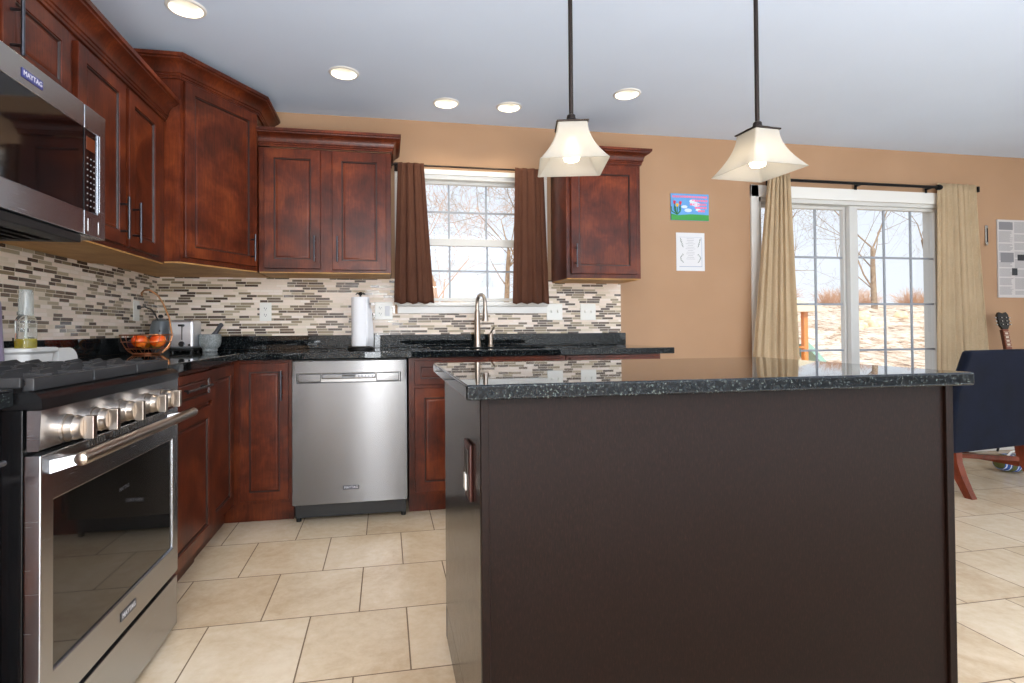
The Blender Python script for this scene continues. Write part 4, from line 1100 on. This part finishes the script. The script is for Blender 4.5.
# ------------------------------------------------------------ navy upholstered chair at the right edge
ca = math.radians(8)
t = thing('upholstered_chair', 'navy blue upholstered armchair with splayed reddish wood legs at the right edge', 'chair', (5.135, -.875, 0), ca)
b = B()   # back: local X across, Y forward (seat side), raked to -Y at the top
rings = []
for z, hw, y0_, y1_ in ((.262, .382, -.02, .035), (.268, .390, -.026, .04), (.45, .380, -.03, .035), (.62, .362, -.04, .022), (.76, .318, -.052, .006), (.855, .290, -.064, -.008), (.872, .284, -.062, -.012), (.880, .272, -.056, -.020)):
    ring = []; r = .022
    for qx, qy, a0 in ((1, 1, 0), (-1, 1, PI/2), (-1, 0, PI), (1, 0, 3*PI/2)):
        yy = y1_-r if qy else y0_+r
        for k in range(5):
            a = a0+PI/2*k/4; ring.append((qx*(hw-r)+r*math.cos(a), yy+r*math.sin(a), z))
    rings.append(ring)
b.loft(rings); b.done('backrest', NAVY, t)
B().box(-.34, .34, .04, .56, .262, .36, .02, 3).done('seat_rail', NAVY, t)
B().box(-.305, .305, .06, .58, .362, .46, .04, 4).done('seat_cushion', NAVY, t)
def rail(p, q, w=.012, h=.016):
    b = B(); p = Vector(p); q = Vector(q); d = (q-p).normalized(); n_ = Vector((-d.y, d.x, 0))*w; u_ = Vector((0, 0, h))
    b.loft([[tuple(c+n_*sx+u_*sz) for sx, sz in ((-1, -1), (1, -1), (1, 1), (-1, 1))] for c in (p, q)]); b.done('stretcher', CHAIRWOOD, t)
for s in (-1, 1):
    b = B(); x = s*.365
    b.loft([[(x-.03, y, z0), (x+.03, y, z0), (x+.03, y, z1-.012), (x+.018, y, z1), (x-.018, y, z1), (x-.03, y, z1-.012)] for y, z0, z1 in ((.05, .27, .66), (.20, .27, .635), (.42, .27, .62), (.50, .27, .61), (.52, .29, .59))])
    b.done('armrest', NAVY, t)
    b = B(); b.loft([[(s*.325-w, y-w, z), (s*.325+w, y-w, z), (s*.325+w, y+w, z), (s*.325-w, y+w, z)] for y, z, w in ((.01, .264, .027), (.005, .20, .026), (-.02, .12, .025), (-.055, .04, .022), (-.075, .0, .021))])
    b.done('leg', CHAIRWOOD, t, smooth=50)
    b = B(); b.loft([[(s*.325-w, .52-w, z), (s*.325+w, .52-w, z), (s*.325+w, .52+w, z), (s*.325-w, .52+w, z)] for w, z in ((.024, .262), (.018, .0))])
    b.done('leg', CHAIRWOOD, t)
    rail((s*.325, .02, .13), (s*.325, .50, .13))
rail((.31, .02, .165), (-.31, .50, .165), .014, .014)

# striped pouch on the floor under the chair
b = B(); M = Matrix.Translation((5.75, -.55, .001))
b.mi = 0
def blob(sx_, sy_, sz, n=20, m_=14, ph=0):
    rr = []
    for j in range(m_+1):
        a = -PI/2+PI*j/m_; rr.append([(sx_*math.copysign(abs(math.cos(a))**.7, 1)*math.cos(2*PI*k/n), sy_*abs(math.cos(a))**.7*math.sin(2*PI*k/n), sz+sz*math.sin(a)) for k in range(n)])
    return rr
t = wthing('striped_pouch', 'small olive pouch with blue and white stripes on the floor under the chair', 'pouch', (5.75, -.55, 0))
b.loft([[tuple(M @ Vector(p)) for p in r] for r in blob(.13, .08, .06)]); 
m = Mt('striped_cloth'); v = m.coord(); w = m.N('TexWave'); w.inputs['Scale'].default_value = 5; m.l.new(v, w.inputs['Vector'])
n = m.noise(v, 6, 2); m.base(m.ramp(w.outputs['Fac'], [(0, srgb(90, 92, 44)), (.45, srgb(50, 100, 180)), (.65, srgb(224, 228, 232)), (.85, srgb(50, 90, 170))], 'CONSTANT')); m.set(Roughness=.8)
part(b, 'pouch_body', m.m, t)
part(B().tube([(5.60, -.60, .09), (5.68, -.60, .15), (5.78, -.60, .165), (5.88, -.60, .11)], .006, 8), 'strap', WHITEPL, t)

# ------------------------------------------------------------ outdoors
m = Mt('leaf_litter_ground'); v = m.world(); n = m.noise(v, 1.3, 6, .75, .8); n2 = m.noise(v, 5.5, 5, .8)
f = m.math('ADD', m.math('MULTIPLY', n, .5), m.math('MULTIPLY', n2, .5))
m.base(m.ramp(f, [(.40, srgb(96, 70, 54)), (.46, srgb(196, 160, 128)), (.52, srgb(232, 212, 190)), (.60, srgb(246, 236, 222))])); m.set(Roughness=.95); LITTER = m.m
def gz(x, y):
    z = -.30 if y < 3 else (-.30+2.5*min(1, (y-3)/16.5))
    return z+.06*math.sin(x*.7+y*.9)+.05*math.sin(x*1.9-y*1.3)*(1 if y > 2 else .3)
b = B(); gx = [-20+1.0*i for i in range(76)]; gy = [.16+.9*j for j in range(66)]
V = [[b.bm.verts.new((x, y, gz(x, y))) for x in gx] for y in gy]
for j in range(len(gy)-1):
    for i in range(len(gx)-1): b.bm.faces.new((V[j][i], V[j][i+1], V[j+1][i+1], V[j+1][i]))
put(b.done('yard_ground', LITTER, smooth=80), 'leaf-covered yard sloping up behind the house', 'ground', kind='structure')
BARK = wood('pale_bark', (112, 92, 76), (150, 128, 106), (182, 160, 136), .9, (8, 8, 1.5), 0)
TWIG = plain('orange_twigs', (204, 164, 134), .9)
def tree(name, label, x, y, h, r, seed, depth=6, spread=.55, lean=(0, 0), trunk=.28, mat=None, group=None):
    rnd = random.Random(seed); b = B(); z0 = gz(x, y)-.1
    def grow(p, d, L, r, k):
        n = 3 if k < 3 else 2; pts = [p]; rs = [r]; q = p.copy(); dd = d.copy()
        for i in range(n):
            dd = (dd+Vector((rnd.uniform(-1, 1), rnd.uniform(-1, 1), rnd.uniform(-.2, .6)))*(.04 if k == 0 else .12)).normalized()
            q = q+dd*L/n; pts.append(q.copy()); rs.append(r*(1-.35*(i+1)/n))
        b.tube(pts, rs, 7 if k == 0 else (5 if k < 3 else 3), caps=False)
        if k >= depth: return
        for i in range(rnd.randint(2, 3) if k else 6):
            a = rnd.uniform(0, 2*PI); s = dd.orthogonal().normalized(); s.rotate(Matrix.Rotation(a, 3, dd))
            nd = (dd*(1-spread*rnd.uniform(.6, 1.1))+s*spread*1.25*rnd.uniform(.6, 1.1)+Vector((0, 0, .12))).normalized()
            grow(q if i < 2 else pts[-2 if i % 2 else -3] if k == 0 else pts[-2], nd, L*rnd.uniform(.62, .88) if k else h*.24, max(.0035, rs[-1]*(rnd.uniform(.5, .72) if k else rnd.uniform(.32, .48))), k+1)
    grow(Vector((x, y, z0)), Vector((lean[0], lean[1], 1)).normalized(), h*trunk, r, 0)
    o = b.done(name, mat or BARK, smooth=60, M=Matrix.Translation((-x, -y, -z0)), recalc=False); o.location = (x, y, z0)
    return put(o, label, 'tree', group)
G = 'bare trees beyond the windows'
tree('bare_tree', 'bare tree centred in the right pane of the patio door', 22.9, 17, 10, .13, 21, 7, .55, group=G)
tree('bare_tree', 'bare tree leaning in from the right side of the patio door', 27.6, 18, 11, .15, 5, 7, .6, (-.25, 0), .32, group=G)
tree('bare_tree', 'bare tree seen in the left pane of the patio door, behind the beige curtain', 17.6, 17.5, 8.5, .14, 14, 7, .6, (.1, 0), .30, group=G)
tree('bare_tree', 'bare tree at the right side of the sink window', 5.0, 9, 6.6, .12, 33, 7, .5, (-.1, 0), .30, mat=BARK, group=G)
tree('bare_tree', 'bare tree at the left side of the sink window', 2.9, 11, 6.2, .08, 41, 7, .55, (-.15, 0), .26, mat=TWIG, group=G)
tree('bare_tree', 'distant bare tree in the middle of the sink window', 6.5, 19, 8, .12, 52, 7, .6, (0, 0), .3, group=G)
# twiggy shrubs along the top of the slope
for i, (x, y, w) in enumerate([(17.6+1.55*q, 19.4+.5*((q*7) % 3-1), .95+.12*((q*5) % 3)) for q in range(10)]):
    rnd = random.Random(100+i); b = B(); z0 = gz(x, y)
    for k in range(240):
        a = rnd.uniform(0, 2*PI); d = rnd.uniform(.1, w); hh = rnd.uniform(.15, .85)*(1.2-.5*d/w)
        p = Vector((x+.35*d*math.cos(a), y+.35*d*math.sin(a), z0-.05)); q = Vector((x+d*math.cos(a), y+d*math.sin(a), z0+hh))
        md = (p+q)/2+Vector((0, 0, .12)); md += Vector((rnd.uniform(-.12, .12), rnd.uniform(-.1, .1), rnd.uniform(-.1, .15))); b.tube([p, md, q], [.007, .006, .003], 3, caps=False)
    o = b.done('twiggy_shrub', TWIG, smooth=60, M=Matrix.Translation((-x, -y, -z0)), recalc=False); o.location = (x, y, z0)
    put(o, 'leafless reddish shrub at the top of the yard slope', 'shrub', 'leafless shrubs along the slope')
# pale rocks in the slope
rnd = random.Random(77); m = Mt('pale_rock'); n = m.noise(m.coord(), 5, 4); m.base(m.ramp(n, [(.35, srgb(214, 194, 156)), (.65, srgb(238, 224, 196))])); m.set(Roughness=.9); ROCK = m.m
spots = [(15.2+i*.75+rnd.uniform(-.1, .1), 11.2+rnd.uniform(-2.4, 3.4)) for i in range(14)]
for i, (x, y) in enumerate(spots):
    b = B(); r = rnd.uniform(.11, .24)
    bmesh.ops.create_icosphere(b.bm, subdivisions=3, radius=r)
    for v in b.bm.verts: v.co = Vector((v.co.x*1.25, v.co.y, v.co.z*.75))*(1+.13*math.sin(v.co.x*17+i)+.1*math.sin(v.co.y*23+v.co.z*19+i*2))
    o = b.done('rock', ROCK, smooth=80); o.location = (x, y, gz(x, y)+r*.25); put(o, 'pale yellowish rock lying on the leafy slope', 'rock', 'pale rocks on the slope')
# playset with slide
t = wthing('playset', 'wooden backyard playset with green slide seen through the left door pane', 'playset', (9.3, 6.2, gz(9.3, 6.2)))
OW = plain('orange_cedar', (214, 138, 72), .7); SL = plain('green_slide_plastic', (150, 190, 176), .4); CAN = plain('tan_canopy', (226, 214, 186), .8)
g0 = gz(9.3, 6.2)-.06
for (x, y) in ((9.60, 5.8), (8.5, 5.8), (9.60, 6.9), (8.5, 6.9)): part(B().box(x-.045, x+.045, y-.045, y+.045, g0, 1.34, .006), 'post', OW, t)
b = B()
for k in range(9): b.box(8.45, 9.65, 5.76+k*.13, 5.88+k*.13, .62, .65)
part(b, 'deck', OW, t)
b = B(); b.loft([[(8.3, 5.6, 1.34), (9.95, 5.6, 1.34), (9.95, 5.6, 1.40), (9.1, 5.6, 1.62), (8.3, 5.6, 1.40)], [(8.3, 7.1, 1.34), (9.95, 7.1, 1.34), (9.95, 7.1, 1.40), (9.1, 7.1, 1.62), (8.3, 7.1, 1.40)]]); part(b, 'roof', CAN, t)
b = B(); pts = [(9.66, .68), (9.85, .52), (10.15, .22), (10.45, -.02), (10.75, -.10)]
b.loft([[(x, 5.86, z+.12), (x, 5.88, z+.12), (x, 5.90, z+.02), (x, 6.28, z+.02), (x, 6.30, z+.12), (x, 6.32, z+.12), (x, 6.32, z-.02), (x, 5.86, z-.02)] for x, z in pts]); part(b, 'slide', SL, t)
